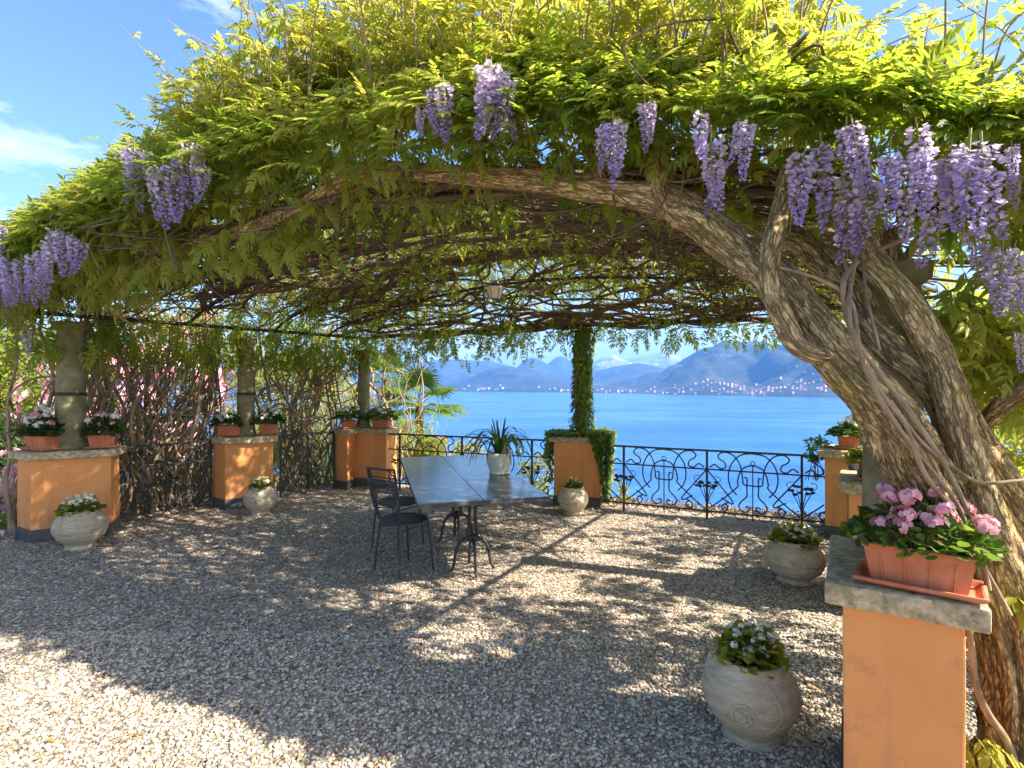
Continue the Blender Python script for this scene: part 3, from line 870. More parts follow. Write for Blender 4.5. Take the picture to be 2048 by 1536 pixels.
def plant(name, label, cat, base, rx, ry, h, nleaf, leafsize, mat, heads=(), group=None, leaf='round', spill=0.15, yaw=0.0, nstalk=14, own=0):
    """low flowering plant; heads = list of (colour, count, size, 'umbel'/'single')"""
    e = empty(name, label, cat, base, group, yaw)
    bv, bf = (RV, LF) if leaf == 'round' else (LV, LF)
    th = rng.random(nleaf) * 2 * PI
    rr = rng.random(nleaf) ** .55
    out = np.column_stack([np.cos(th) * rx * rr, np.sin(th) * ry * rr])
    top = h * (1 - .75 * rr ** 2.2) * (.35 + .65 * rng.random(nleaf))
    loc = np.column_stack([out * (1 + spill * rng.random((nleaf, 1))), top])
    d = nrm(np.column_stack([np.cos(th + rng.standard_normal(nleaf) * .6), np.sin(th + rng.standard_normal(nleaf) * .6), .25 + .7 * rng.standard_normal(nleaf) * .6]))
    up = nrm(np.column_stack([rng.standard_normal((nleaf, 2)) * .45, np.ones(nleaf)]))
    fr, sz_, tn_ = frames(d, up), leafsize * (.6 + .7 * rng.random(nleaf)), rng.random(nleaf) * .75
    if own:   # close plants: each leaf is a piece of its own
        lm = [npmesh('leaf', bv, bf, M[mat], True, np.full(len(bv), q)) for q in (.1, .35, .6)]
        for i in range(min(own, nleaf)):
            o = link('leaf', lm[int(tn_[i] * 3.99)], e)
            mt = Matrix((fr[i] * sz_[i]).tolist()).to_4x4(); mt.translation = Vector(loc[i].tolist()); o.matrix_basis = mt
        loc, fr, sz_, tn_ = loc[own:], fr[own:], sz_[own:], tn_[own:]
    if len(loc):
        Vv, Ff, tt = scatter(bv, bf, loc, fr, sz_, tn_)
        o = link('foliage', npmesh('foliage', Vv, Ff, M[mat], True, tt), e); o['kind'] = 'stuff'
    mb = MB()
    for i in range(nstalk):
        a = random.random() * 2 * PI; q = random.random() ** .6
        tip = V3(math.cos(a) * rx * q, math.sin(a) * ry * q, h * (1 - .6 * q * q) * random.uniform(.7, 1))
        add_tube(mb, catmull([V3(tip[0] * .25, tip[1] * .25, 0), V3(tip[0] * .6, tip[1] * .6, tip[2] * .6), tip], 3), h * .012 + .001, 4, .3 + .3 * random.random())
    for col, cnt, size, kd in heads:
        for i in range(cnt):
            a = random.random() * 2 * PI; q = random.random() ** .5 * .95
            p = V3(math.cos(a) * rx * q, math.sin(a) * ry * q, h * (1.05 - .5 * q * q) + random.uniform(-.25, .25) * h)
            o = link('flower', random.choice((HEADS if kd == 'umbel' else SINGLE)[col]), e)
            o.location = p; s = size * random.uniform(.75, 1.25); o.scale = (s, s, s)
            o.rotation_euler = (random.gauss(-.1, .5) + math.sin(a) * .2, random.gauss(0, .45), random.random() * 6)
            if kd == 'umbel':
                add_tube(mb, catmull([V3(p[0] * .4, p[1] * .4, h * .25), p * V3(.8, .8, .75), p], 3), .0022, 4, .5)
    mb.build('stalks', M['stalk'], e)
    return e

# ------------------------------------------------------------------ stone pots
def spiral(cx, cz, r0, turns, n=46):
    t = np.linspace(0, 1, n)
    a = t * turns * 2 * PI
    rr = r0 * (1 - .8 * t)
    return cx + rr * np.cos(a), cz + rr * np.sin(a)
def stone_pot(x, y, R, H, label, face, tall=False, swirl=(0, .45), foot=.55):
    """bulbous pot; R belly radius, H height, face = plan angle where the scroll relief sits"""
    e = empty('stone_pot', label, 'pot', (x, y, 0), 'stone pots on the gravel')
    if tall:
        prof = [(.0, 0), (foot * R, 0), (foot * R * 1.04, .02 * H), (foot * R * 1.02, .09 * H), (foot * R * 1.06, .13 * H), (.80 * R, .27 * H), (.95 * R, .42 * H), (1.0 * R, .56 * H), (.96 * R, .70 * H), (.84 * R, .84 * H), (.74 * R, .91 * H), (.74 * R, .965 * H), (.72 * R, .992 * H), (.68 * R, 1.0 * H), (.62 * R, .992 * H), (.585 * R, .95 * H), (.60 * R, .86 * H), (0, .85 * H)]
    else:
        prof = [(.0, 0), (foot * R, 0), (foot * R * 1.04, .03 * H), (foot * R, .10 * H), (foot * R * 1.15, .16 * H), (.84 * R, .28 * H), (.97 * R, .44 * H), (1.0 * R, .57 * H), (.94 * R, .72 * H), (.76 * R, .87 * H), (.66 * R, .915 * H), (.66 * R, .97 * H), (.64 * R, .995 * H), (.60 * R, 1.0 * H), (.56 * R, .99 * H), (.53 * R, .95 * H), (.55 * R, .86 * H), (0, .85 * H)]
    body = np.array(prof[:-1])
    P = catmull(np.column_stack([body, np.zeros(len(body))]), 4)[:, :2]
    P = np.vstack([[0, 0], P[1:], [0, P[-1][1]]])
    ph = random.random() * 6
    def mod(th, Z):
        z = Z / H
        b = np.clip(np.sin(np.clip((z - .14) / .74, 0, 1) * PI), 0, 1)
        wv = np.sin(z * 52 + 1.6 * np.sin(th * 5 + ph) + 1.1 * np.sin(th * 11 + z * 9)) * .009 + np.sin(z * 90 + th * 17 + 2 * np.sin(th * 7)) * .004
        return R * b * wv + R * .006 * np.sin(th * 3 + ph)
    Vv, q = lathe(P, 84, mod)
    MB().add(Vv, q).build('body', M['potstone'], e)
    # raised scrolls: a medallion spiral and trailing lines, laid on the belly
    def onpot(ang, z):
        r = np.interp(z, P[:P[:, 1].argmax() + 1, 1], P[:P[:, 1].argmax() + 1, 0]) * 1.0
        return np.stack([r * np.cos(ang), r * np.sin(ang), z], -1)
    for k, off in enumerate((0.0, 2.1, 4.2)):
        mb = MB()
        cx, cz = spiral(0, (.5 if tall else .52) * H, .2 * H if not tall else .15 * H, 2.2)
        add_tube(mb, onpot(face + off + cx / R, cz), .0075 * R / .22, 6)
        t = np.linspace(0, 1, 24)
        ang = face + off + (.55 + .25 * np.sin(t * PI)) * 1.0
        add_tube(mb, onpot(ang, H * (.86 - .55 * t)), .0055 * R / .22, 5)
        mb.build('scroll_relief', M['potstone'], e)
    Vv, q = lathe([(0, .90 * H), (.56 * R if not tall else .61 * R, .895 * H)], 24)
    MB().add(Vv, q[:, ::-1]).build('soil', M['soil'], e)
    return e
def facing(x, y, off=0.0): return math.atan2(-y, -x) + off
POTS = [
    (-4.36, 5.46, .226, .385, 'wide grey stone pot with cream flowers before the widest orange pedestal', .55, False),
    (-3.20, 6.88, .198, .350, 'grey stone pot with a round scroll before the sun-flecked pedestal', -.1, False),
    (.775, 6.86, .192, .345, 'small round stone pot before the pedestal with ivy', .35, True),
    (2.37, 4.53, .232, .345, 'brownish stone pot in shade with cream flowers on the right of the gravel', .2, False),
    (1.12, 2.54, .212, .378, 'large close stone pot with white pansies beside the nearest pedestal', -.15, True),
]
for i, (x, y, R, H, lab, fo, tall) in enumerate(POTS):
    stone_pot(x, y, R, H, lab, facing(x, y, fo), tall)
zt = lambda i: POTS[i][3] * .9
plant('pansy_plant', 'cream flowers growing in the wide grey stone pot', 'flowers', (-4.36, 5.46, zt(0)), .15, .15, .15, 260, .05, 'yellow_green', [('cream', 26, .05, 'umbel'), ('white', 16, .042, 'umbel')], 'flowers growing in stone pots')
plant('pansy_plant', 'yellow-green flowers in the stone pot before the sun-flecked pedestal', 'flowers', (-3.20, 6.88, zt(1)), .12, .12, .12, 260, .045, 'yellow_green', [('cream', 28, .038, 'umbel')], 'flowers growing in stone pots')
plant('pansy_plant', 'thin pale flowers in the small round pot below the ivy', 'flowers', (.775, 6.86, zt(2)), .11, .11, .12, 170, .04, 'green', [('cream', 9, .035, 'single'), ('white', 9, .03, 'single')], 'flowers growing in stone pots')
plant('pansy_plant', 'cream flowers growing in the shaded brownish stone pot', 'flowers', (2.37, 4.53, zt(3)), .15, .15, .15, 320, .05, 'yellow_green', [('cream', 34, .032, 'umbel'), ('cream', 20, .035, 'single')], 'flowers growing in stone pots')
plant('pansy_plant', 'white pansies filling the large close stone pot', 'flowers', (1.12, 2.54, zt(4)), .12, .12, .165, 300, .05, 'yellow_green', [('white', 26, .028, 'umbel'), ('cream', 26, .03, 'umbel'), ('white', 22, .036, 'single')], 'flowers growing in stone pots', own=300)

# ------------------------------------------------------------------ terracotta planters
def planter(x, y, ax, Lg, Dp, Hh, label, sides=('saucer',)):
    ang = math.atan2(ax[1], ax[0])
    e = empty('terracotta_planter', label, 'planter', (x, y, CAPZ + .004), 'terracotta planters on the pedestal caps', ang)
    def tray(nm, l0, d0, l1, d1, z0, z1, th, mat):
        """tapering open box with rim"""
        bm = bmesh.new()
        def ring(l, dd, z): return [bm.verts.new((sx * l / 2, sy * dd / 2, z)) for sx, sy in ((-1, -1), (1, -1), (1, 1), (-1, 1))]
        rim = th * .9
        rs = [ring(l0, d0, z0), ring(l1, d1, z1 - th * 2.2), ring(l1 + rim * 2, d1 + rim * 2, z1 - th * 2.0), ring(l1 + rim * 2, d1 + rim * 2, z1), ring(l1 - th * 2, d1 - th * 2, z1), ring(l0 - th * 2, d0 - th * 2, z0 + th)]
        bm.faces.new(rs[0][::-1]); bm.faces.new(rs[-1])
        for a, b in zip(rs, rs[1:]):
            for i in range(4): bm.faces.new((a[i], a[(i + 1) % 4], b[(i + 1) % 4], b[i]))
        bmesh.ops.recalc_face_normals(bm, faces=bm.faces)
        bmesh.ops.bevel(bm, geom=[ed for ed in bm.edges], offset=th * .33, segments=2, affect='EDGES')
        me = bpy.data.meshes.new(nm); bm.to_mesh(me); bm.free(); me.materials.append(mat)
        return link(nm, me, e)
    tray('saucer', Lg * .98, Dp * .98, Lg * 1.1, Dp * 1.16, 0, Hh * .17, .006, M['terracotta'])
    tray('box', Lg * .82, Dp * .74, Lg * .94, Dp * .94, .012, Hh, .008, M['terracotta'])
    mb = MB()
    mb.add(*box_v(-Lg * .44, -Dp * .42, Hh * .78, Lg * .44, Dp * .42, Hh * .88)); mb.build('soil', M['soil'], e, False)
    for k in range(4):   # pressed ribs on the long faces
        for sy in (-1, 1):
            mb = MB(); xx = Lg * (-.3 + .2 * k)
            P = [V3(xx, sy * Dp * .388, Hh * .12), V3(xx * 1.08, sy * Dp * .463, Hh * .78)]
            add_tube(mb, np.array(P), .0035, 5); mb.build('rib', M['terracotta'], e)
    return e
def pplant(name, label, x, y, ax, Lg, Dp, Hh, ph, n, mat, heads, leafs=.05, spill=.3, leaf='round', own=0):
    ang = math.atan2(ax[1], ax[0])
    return plant(name, label, 'flowers', (x, y, CAPZ + Hh * .84), Lg * .48, Dp * .62, ph, n, leafs, mat, heads, 'flowering plants in the terracotta planters', leaf, spill, ang, own=own)
d1 = (.88, .47)
planter(-5.02, 5.78, (.95, -.31), .33, .18, .155, 'terracotta planter of white geraniums left of the wire-bound column')
pplant('geranium_plant', 'white and pink geraniums in the planter left of the wire-bound column', -5.02, 5.78, (.95, -.31), .36, .22, .155, .27, 420, 'dark_green', [('white', 17, .08, 'umbel'), ('pink', 5, .06, 'umbel')], .06)
planter(-4.53, 5.98, (.88, .47), .26, .17, .145, 'smaller terracotta planter right of the wire-bound column')
pplant('geranium_plant', 'pale pink geraniums in the planter right of the wire-bound column', -4.53, 5.98, (.88, .47), .32, .22, .145, .23, 320, 'dark_green', [('white', 9, .075, 'umbel'), ('pink', 7, .06, 'umbel')], .055)
planter(-3.84, 7.33, (.88, .47), .30, .17, .15, 'terracotta planter left of the column between the gates')
pplant('impatiens_plant', 'white flowers in the planter left of the column between the gates', -3.84, 7.33, (.88, .47), .36, .24, .15, .22, 380, 'dark_green', [('white', 40, .055, 'umbel')], .05)
planter(-3.40, 7.55, (.88, .47), .24, .16, .15, 'terracotta planter right of the column between the gates')
pplant('impatiens_plant', 'white flowers in the planter right of the column between the gates', -3.40, 7.55, (.88, .47), .34, .24, .15, .24, 380, 'dark_green', [('white', 40, .055, 'umbel')], .05)
planter(-2.62, 8.66, (.88, .40), .24, .17, .13, 'terracotta planter left of the slim corner column')
pplant('impatiens_plant', 'pale flowers in the planter left of the slim corner column', -2.62, 8.66, (.88, .40), .40, .26, .13, .22, 380, 'green', [('white', 30, .055, 'umbel')], .055)
planter(-2.10, 8.70, (.94, -.2), .30, .18, .13, 'terracotta planter right of the slim corner column')
pplant('impatiens_plant', 'pale flowers in the planter right of the slim corner column', -2.10, 8.70, (.94, -.2), .42, .26, .13, .24, 380, 'green', [('white', 24, .055, 'umbel')], .055)
planter(3.68, 5.86, AR, .27, .17, .15, 'terracotta planter on the shaded pedestal at the end of the lakeside railing')
pplant('impatiens_plant', 'pale pink flowers on the shaded pedestal at the end of the lakeside railing', 3.68, 5.86, AR, .36, .26, .15, .17, 320, 'green', [('white', 10, .06, 'umbel'), ('pink', 3, .04, 'umbel')], .055)
planter(2.68, 3.93, AR, .25, .16, .15, 'terracotta planter on the middle right pedestal left of the vine trunk')
pplant('impatiens_plant', 'white flowers and pale leaves on the middle right pedestal by the trunk', 2.68, 3.93, AR, .32, .24, .15, .14, 300, 'yellow_green', [('white', 10, .07, 'umbel')], .06)
AX7 = (.777, -.629)
planter(1.425, 1.895, AX7, .325, .175, .145, 'close terracotta planter full of pink geraniums on the nearest pedestal')
pplant('geranium_plant', 'pink geraniums with glossy leaves on the nearest pedestal', 1.425, 1.895, AX7, .42, .22, .145, .175, 520, 'green', [('pink', 24, .060, 'umbel')], .040, .10, own=300)

# ------------------------------------------------------------------ table, chairs, pot on the table, lantern
TA = .2527
tb = empty('garden_table', 'long slate-topped table on two iron pedestals in the middle of the gravel', 'table', (-.53, 5.46, 0), None, TA)
wd, ln = .527, 1.32
mb = MB(); mb.add(*box_v(-wd, -ln, .712, wd, ln, .738)); bevel_obj(mb.build('top_frame', M['slate_edge'], tb, False), .006)
cuts_x = [-wd, -.02, wd]; cuts_y = [-ln, -.45, .42, ln]
for i in range(2):
    for j in range(3):
        mb = MB(); g = .0018
        mb.add(*box_v(cuts_x[i] + g, cuts_y[j] + g, .7385, cuts_x[i + 1] - g, cuts_y[j + 1] - g, .752 + .0006 * random.random()))
        bevel_obj(mb.build('slab', M['slate'], tb, False), .0022)
def iron(nm, P, r, sides=7, parent=tb, mat='iron', n=6, **k):
    mb = MB(); add_tube(mb, catmull(P, n), r, sides, **k); return mb.build(nm, M[mat], parent)
for yy in (-.72, .18):
    iron('pedestal_column', [V3(-.045, yy, .30), V3(-.028, yy, .45), V3(-.03, yy, .62), V3(-.07, yy, .70)], .016)
    iron('pedestal_column', [V3(.045, yy, .30), V3(.028, yy, .45), V3(.03, yy, .62), V3(.07, yy, .70)], .016)
    for sx in (-1, 1):
        iron('foot', [V3(sx * .012, yy, .275), V3(sx * .055, yy, .29), V3(sx * .115, yy, .25), V3(sx * .15, yy, .16), V3(sx * .165, yy, .06), V3(sx * .195, yy, .012)], np.linspace(.017, .012, 31))
        iron('foot', [V3(0, yy + sx * .012, .275), V3(0, yy + sx * .055, .29), V3(0, yy + sx * .115, .24), V3(0, yy + sx * .14, .14), V3(0, yy + sx * .155, .05), V3(0, yy + sx * .18, .012)], np.linspace(.015, .011, 31))
        iron('bracket', [V3(sx * .03, yy, .57), V3(sx * .13, yy, .585), V3(sx * .2, yy, .63), V3(sx * .235, yy, .705)], .0085, 6)
    mb = MB(); mb.add(IV * V3(.055, .03, .045) + V3(0, yy, .29), IF); mb.build('hub', M['iron'], tb)
    mb = MB(); mb.add(*box_v(-.3, yy - .02, .702, .3, yy + .02, .711)); mb.build('support_bar', M['iron'], tb, False)
iron('tie_bar', [V3(0, -.72, .56), V3(0, -.27, .53), V3(0, .18, .56)], .008, 6)

def chair(x, y, rz, label):
    e = empty('garden_chair', label, 'chair', (x, y, 0), 'dark metal garden chairs at the table', rz)
    sr, sz = .205, .455
    th = np.linspace(0, 2 * PI, 37)
    mb = MB(); add_tube(mb, np.stack([sr * np.cos(th), sr * np.sin(th), 0 * th + sz], -1), .011, 6, caps=False); mb.build('seat_ring', M['chair_iron'], e)
    for k in range(12):
        xx = -sr + .02 + (2 * sr - .04) * k / 11
        yl = math.sqrt(max(sr * sr - xx * xx, 1e-4))
        mb = MB(); mb.add(*box_v(xx - .0075, -yl, sz - .002, xx + .0075, yl, sz + .005)); mb.build('slat', M['chair_iron'], e, False)
    lg = []
    for sx, sy in ((-1, -1), (1, -1), (-1, 1), (1, 1)):
        top = V3(sx * .145, sy * .145, sz - .004); bot = V3(sx * .178, sy * .185, .006)
        if sy < 0:
            b2 = V3(sx * .185, -.245, .82)
            iron('back_post', [top, V3(sx * .17, -.19, .58), b2], .0105, 6, e, 'chair_iron')
        iron('leg', [top, (top + bot) / 2 + V3(sx * .004, sy * .004, 0), bot], np.linspace(.0125, .009, 13), 6, e, 'chair_iron')
    for zz, yb, bow in ((.82, -.245, .055), (.735, -.226, .05), (.65, -.207, .04)):
        iron('back_rail', [V3(-.185, yb, zz), V3(-.1, yb - bow * .8, zz + .004), V3(0, yb - bow, zz + .006), V3(.1, yb - bow * .8, zz + .004), V3(.185, yb, zz)], .011 if zz > .8 else .0065, 6, e, 'chair_iron', flat=1.0)
    for sx in (-1, 1):   # broad woven side bands of the back
        mb = MB()
        for k in range(5):
            xo = sx * (.185 - .017 * k)
            yo = -.0 - .05 * math.sin(min(1, k / 9) * PI * .5)
            P = catmull([V3(xo * .9, -.17 + yo * .2, .50), V3(xo * .97, -.2 + yo * .6, .64), V3(xo, -.245 + yo, .815)], 5)
            add_tube(mb, P, .0042, 4)
        for k in range(9):
            zz = .53 + .033 * k; yb = -.178 - (zz - .5) * .21
            add_tube(mb, np.array([V3(sx * .18, yb, zz), V3(sx * .112, yb - .02, zz + .012)]), .0032, 4)
        mb.build('woven_band', M['chair_iron'], e)
    for sg in (-1, 1):
        iron('brace', [V3(sg * .15, -.15, .40), V3(sg * .09, -.03, .385), V3(sg * .09, .05, .385), V3(sg * .15, .15, .40)], .006, 5, e, 'chair_iron')
    return e
chair(-.955, 4.78, -.72, 'dark metal chair with round slatted seat, close end of the table')
chair(-1.16, 5.50, -.55, 'dark metal chair with slatted seat, standing behind another chair at the table side')

tp = empty('flower_pot', 'white glazed pot standing on the slate table', 'pot', (-.125, 5.42, .753))
Vv, q = lathe([(0, 0), (.09, 0), (.094, .008), (.094, .025), (.112, .06), (.122, .11), (.127, .17), (.128, .207), (.124, .211), (.12, .207), (.117, .19), (0, .19)], 40)
MB().add(Vv, q).build('body', M['glaze'], tp)
Vv, q = lathe([(0, .002), (.103, .002), (.106, .02), (.1, .022), (.097, .012)], 40)
MB().add(Vv + V3(0, 0, .0), q).build('saucer', M['glaze'], tp)
Vv, q = lathe([(0, .196), (.116, .194)], 20)
MB().add(Vv, q[:, ::-1]).build('soil', M['soil'], tp)

def strap(P, wdt, tint, fold=.35):
    """channelled strap leaf along P"""
    P = catmull(P, 5); n = len(P)
    T = nrm(np.gradient(P, axis=0))
    sidev = nrm(np.cross(T, V3(0, 0, 1) + .001)); upv = np.cross(sidev, T)
    t = np.linspace(0, 1, n)
    wv = wdt * np.clip(np.minimum(.55 + t * 2, 1) * np.sqrt(np.clip(1 - t ** 2.6, 0, 1)), .04, 1)
    Lf = P - sidev * wv[:, None] + upv * (wv * fold)[:, None]
    Rt = P + sidev * wv[:, None] + upv * (wv * fold)[:, None]
    Vv = np.concatenate([Lf, P, Rt])
    i = np.arange(n - 1)
    q = np.concatenate([np.stack([i, i + n, i + n + 1, i + 1], -1), np.stack([i + n, i + 2 * n, i + 2 * n + 1, i + n + 1], -1)])
    return MB().add(Vv, q, tint)
pe = empty('strap_leaf_plant', 'lily plant with long arching strap leaves in the white pot', 'potted plant', (-.125, 5.42, .945))
for k in range(44):
    a = random.random() * 2 * PI
    ln_ = random.uniform(.34, .62); rise = random.uniform(.10, .26); r0 = random.uniform(0, .05)
    dx, dy = math.cos(a), math.sin(a)
    if k < 7: ln_ *= .6; rise = random.uniform(.2, .32)
    drop = random.uniform(.05, .30) if k >= 7 else -.1
    P = [V3(dx * r0, dy * r0, 0), V3(dx * ln_ * .2, dy * ln_ * .2, rise * .8), V3(dx * ln_ * .45, dy * ln_ * .45, rise), V3(dx * ln_ * .68, dy * ln_ * .68, rise - drop * .35), V3(dx * ln_ * .8, dy * ln_ * .8, rise - drop)]
    if k < 7: P = [V3(dx * r0, dy * r0, 0), V3(dx * .06, dy * .06, rise * .6), V3(dx * .1, dy * .1, rise), V3(dx * .12, dy * .12, rise * 1.25)]
    strap(P, random.uniform(.009, .016), random.random() * .75).build('leaf', M['yucca'], pe)
mb = MB(); add_tube(mb, catmull([V3(.04, -.03, 0), V3(.05, -.04, .06), V3(.045, -.045, .12)]), np.linspace(.022, .012, 13), 7); mb.add(IV * .034 + V3(.075, -.05, .035), IF); mb.build('dry_bulb', M['brown_plain'], pe)

lt = empty('hanging_lantern', 'small hanging lantern with frosted glass under the vine vault', 'lantern', tuple(at(990, 598, 5.9)))
def frus(z0, r0, z1, r1, nm, mat, tk=None, sides=6):
    Vv, q = lathe([(0, z0), (r0, z0), (r1, z1), (0, z1)], sides); return MB().add(Vv, q).build(nm, M[mat], lt, False)
lt.scale = (.74, .74, .74)
frus(0, .078, .15, .125, 'glass', 'lampglass')
frus(.151, .15, .17, .16, 'brim', 'lampglass'); frus(.171, .155, .225, .075, 'roof', 'iron'); frus(.226, .06, .275, .035, 'roof_cap', 'edging')
frus(-.012, .05, -.001, .082, 'base', 'iron')
for k in range(6):
    a = k * PI / 3
    iron('frame_bar', [V3(.079 * math.cos(a), .079 * math.sin(a), 0), V3(.127 * math.cos(a), .127 * math.sin(a), .151)], .004, 4, lt, n=1)
iron('chain', [V3(0, 0, .27), V3(0, 0, .62)], .005, 5, lt, n=1)

# ------------------------------------------------------------------ pergola frame and its vault
CFL, CFR, CBL, CBR = V3(-5.05, 5.6, 0), V3(1.80, 2.25, 0), V3(-2.35, 8.9, 0), V3(4.0, 6.15, 0)
def plan(s, t):
    s = np.asarray(s, float)[..., None]; t = np.asarray(t, float)[..., None]
    return CFL * (1 - s) * (1 - t) + CFR * s * (1 - t) + CBL * (1 - s) * t + CBR * s * t
def roofz(s, t):
    s = np.asarray(s, float); t = np.asarray(t, float)
    A = np.interp(t, [-.3, 0, .35, .72, .86, .95, 1.0, 1.2], [.42, .5, .74, .74, .52, .28, .06, 0.0])
    ss = np.clip(s, 0, 1)
    z = 2.42 + A * np.sin(PI * ss) ** .72
    z = z - 1.1 * np.clip(-s, 0, 1) - 1.3 * np.clip(s - 1, 0, 1) - .5 * np.clip(t - 1, 0, 1)
    return z
def R3(s, t, dz=0):
    p = plan(s, t); p[..., 2] = roofz(s, t) + dz
    return p

pf = empty('pergola_frame', 'dark iron vault frame of arches and beams carrying the wisteria', 'pergola', (0, 5.5, 0))
def frame_bar(nm, P, r=.018):
    mb = MB(); add_tube(mb, P, r, 6); return mb.build(nm, M['rust_iron'], pf, world=True)
ss = np.linspace(0, 1, 40)
for t in (.02, .36, .62, .82): frame_bar('arch', R3(ss, np.full(40, t), -.03), .02)
frame_bar('beam', R3(ss, np.full(40, 1.0), -.02), .026)
tt_ = np.linspace(0, 1, 24)
for s in (0, 1): frame_bar('beam', R3(np.full(24, s), tt_, -.02), .024)
for s in (.17, .34, .5, .66, .83): frame_bar('purlin', R3(np.full(24, s), tt_, -.01), .011)

# ------------------------------------------------------------------ the great wisteria
wi = empty('wisteria', 'huge old wisteria with twisted trunk covering the vault, hung with lilac flowers', 'wisteria', (2.05, 2.3, 0))
def limb(nm, px, mat='bark', sides=14, ridge=.12, lump=.06, nr=7, twist=3.0, n=7, parent=wi, fiss=None):
    """px: (u, v, depth, radius in px)"""
    P = np.array([at(a, b, c) for a, b, c, d in px]); Rr = np.array([d * c / F for a, b, c, d in px])
    Pc = catmull(P, n)
    Rc = np.interp(np.linspace(0, len(px) - 1, len(Pc)), np.arange(len(px)), Rr)
    if fiss is None: fiss = .16 if sides >= 14 else 0
    if fiss: sides = int(sides * 2); lump *= .25
    mb = MB(); add_tube(mb, Pc, Rc, sides, ridge=ridge, nr=nr, twist=twist, lump=lump, fiss=fiss)
    return mb.build(nm, M[mat], parent, world=True)
# main left-leaning trunk
limb('trunk', [(2062, 1640, 2.12, 92), (2044, 1480, 2.12, 70), (2026, 1340, 2.12, 62), (1992, 1210, 2.12, 58), (1932, 1100, 2.10, 58), (1868, 990, 2.05, 58), (1812, 893, 2.0, 57), (1762, 812, 1.99, 53), (1712, 754, 2.0, 46), (1667, 704, 2.04, 42), (1614, 634, 2.12, 39), (1555, 568, 2.22, 41), (1495, 515, 2.33, 38), (1430, 462, 2.44, 37), (1370, 422, 2.53, 36), (1315, 398, 2.6, 36)], sides=26, ridge=.10, lump=.07, nr=9, n=15, fiss=.2)
limb('branch', [(1330, 402, 2.58, 33), (1262, 388, 2.66, 28), (1180, 376, 2.75, 26), (1100, 364, 2.85, 23), (1010, 356, 2.96, 21), (910, 348, 3.1, 18), (820, 343, 3.25, 17), (742, 338, 3.38, 16), (690, 362, 3.48, 15), (640, 388, 3.58, 14), (560, 430, 3.8, 12), (470, 465, 4.1, 11), (380, 486, 4.45, 10), (280, 497, 4.8, 9), (200, 530, 5.1, 9)], sides=16, ridge=.08, nr=5)
# knot where the branch leaves the trunk
limb('branch', [(1335, 430, 2.55, 20), (1322, 395, 2.56, 27), (1318, 350, 2.6, 24), (1322, 310, 2.7, 18), (1335, 270, 2.9, 12)], sides=14)
limb('branch', [(1215, 395, 2.68, 10), (1200, 350, 2.7, 12), (1180, 305, 2.8, 13), (1175, 255, 3.0, 10)], sides=10)
# smooth looping stem
limb('branch', [(1656, 712, 2.0, 14), (1622, 708, 1.99, 18), (1588, 682, 2.02, 21), (1562, 630, 2.06, 22), (1542, 575, 2.09, 21), (1540, 520, 2.12, 20), (1552, 460, 2.16, 20), (1566, 405, 2.2, 19), (1572, 350, 2.28, 14), (1590, 300, 2.4, 9)], sides=14, ridge=.04, nr=5, fiss=.05)
# other stems of the twisted bole
limb('trunk', [(2085, 1560, 2.0, 60), (2074, 1400, 2.02, 52), (2056, 1270, 2.0, 42), (2024, 1150, 1.98, 36), (1976, 1030, 1.94, 33), (1934, 917, 1.93, 30), (1908, 825, 1.93, 28), (1885, 740, 1.94, 27), (1846, 662, 1.96, 27), (1797, 585, 2.0, 27), (1745, 525, 2.08, 26), (1712, 470, 2.2, 25), (1685, 420, 2.32, 23), (1650, 370, 2.5, 19), (1600, 320, 2.7, 14)], sides=20, ridge=.10, nr=7, n=12)
limb('trunk', [(2030, 1240, 2.12, 36), (1990, 1120, 2.1, 34), (1948, 1010, 2.06, 32), (1920, 920, 2.03, 31), (1898, 840, 2.02, 30), (1866, 782, 2.02, 29), (1826, 736, 2.04, 29), (1778, 692, 2.08, 30), (1732, 640, 2.16, 29), (1700, 580, 2.3, 27), (1645, 520, 2.5, 26), (1580, 474, 2.7, 23), (1480, 440, 3.0, 19), (1380, 424, 3.4, 15)], sides=18, ridge=.10, nr=6, n=12)
limb('trunk', [(2120, 1260, 2.2, 40), (2090, 1150, 2.2, 36), (2052, 1050, 2.2, 32), (2008, 960, 2.2, 28), (1962, 885, 2.2, 26), (1925, 820, 2.2, 24), (1890, 740, 2.22, 24), (1850, 650, 2.25, 22), (1800, 560, 2.3, 20), (1775, 460, 2.4, 15)], sides=16, ridge=.10, nr=6)
limb('branch', [(2090, 760, 2.0, 20), (2020, 800, 2.1, 18), (1985, 830, 2.2, 16), (1935, 880, 2.35, 14)], sides=10)
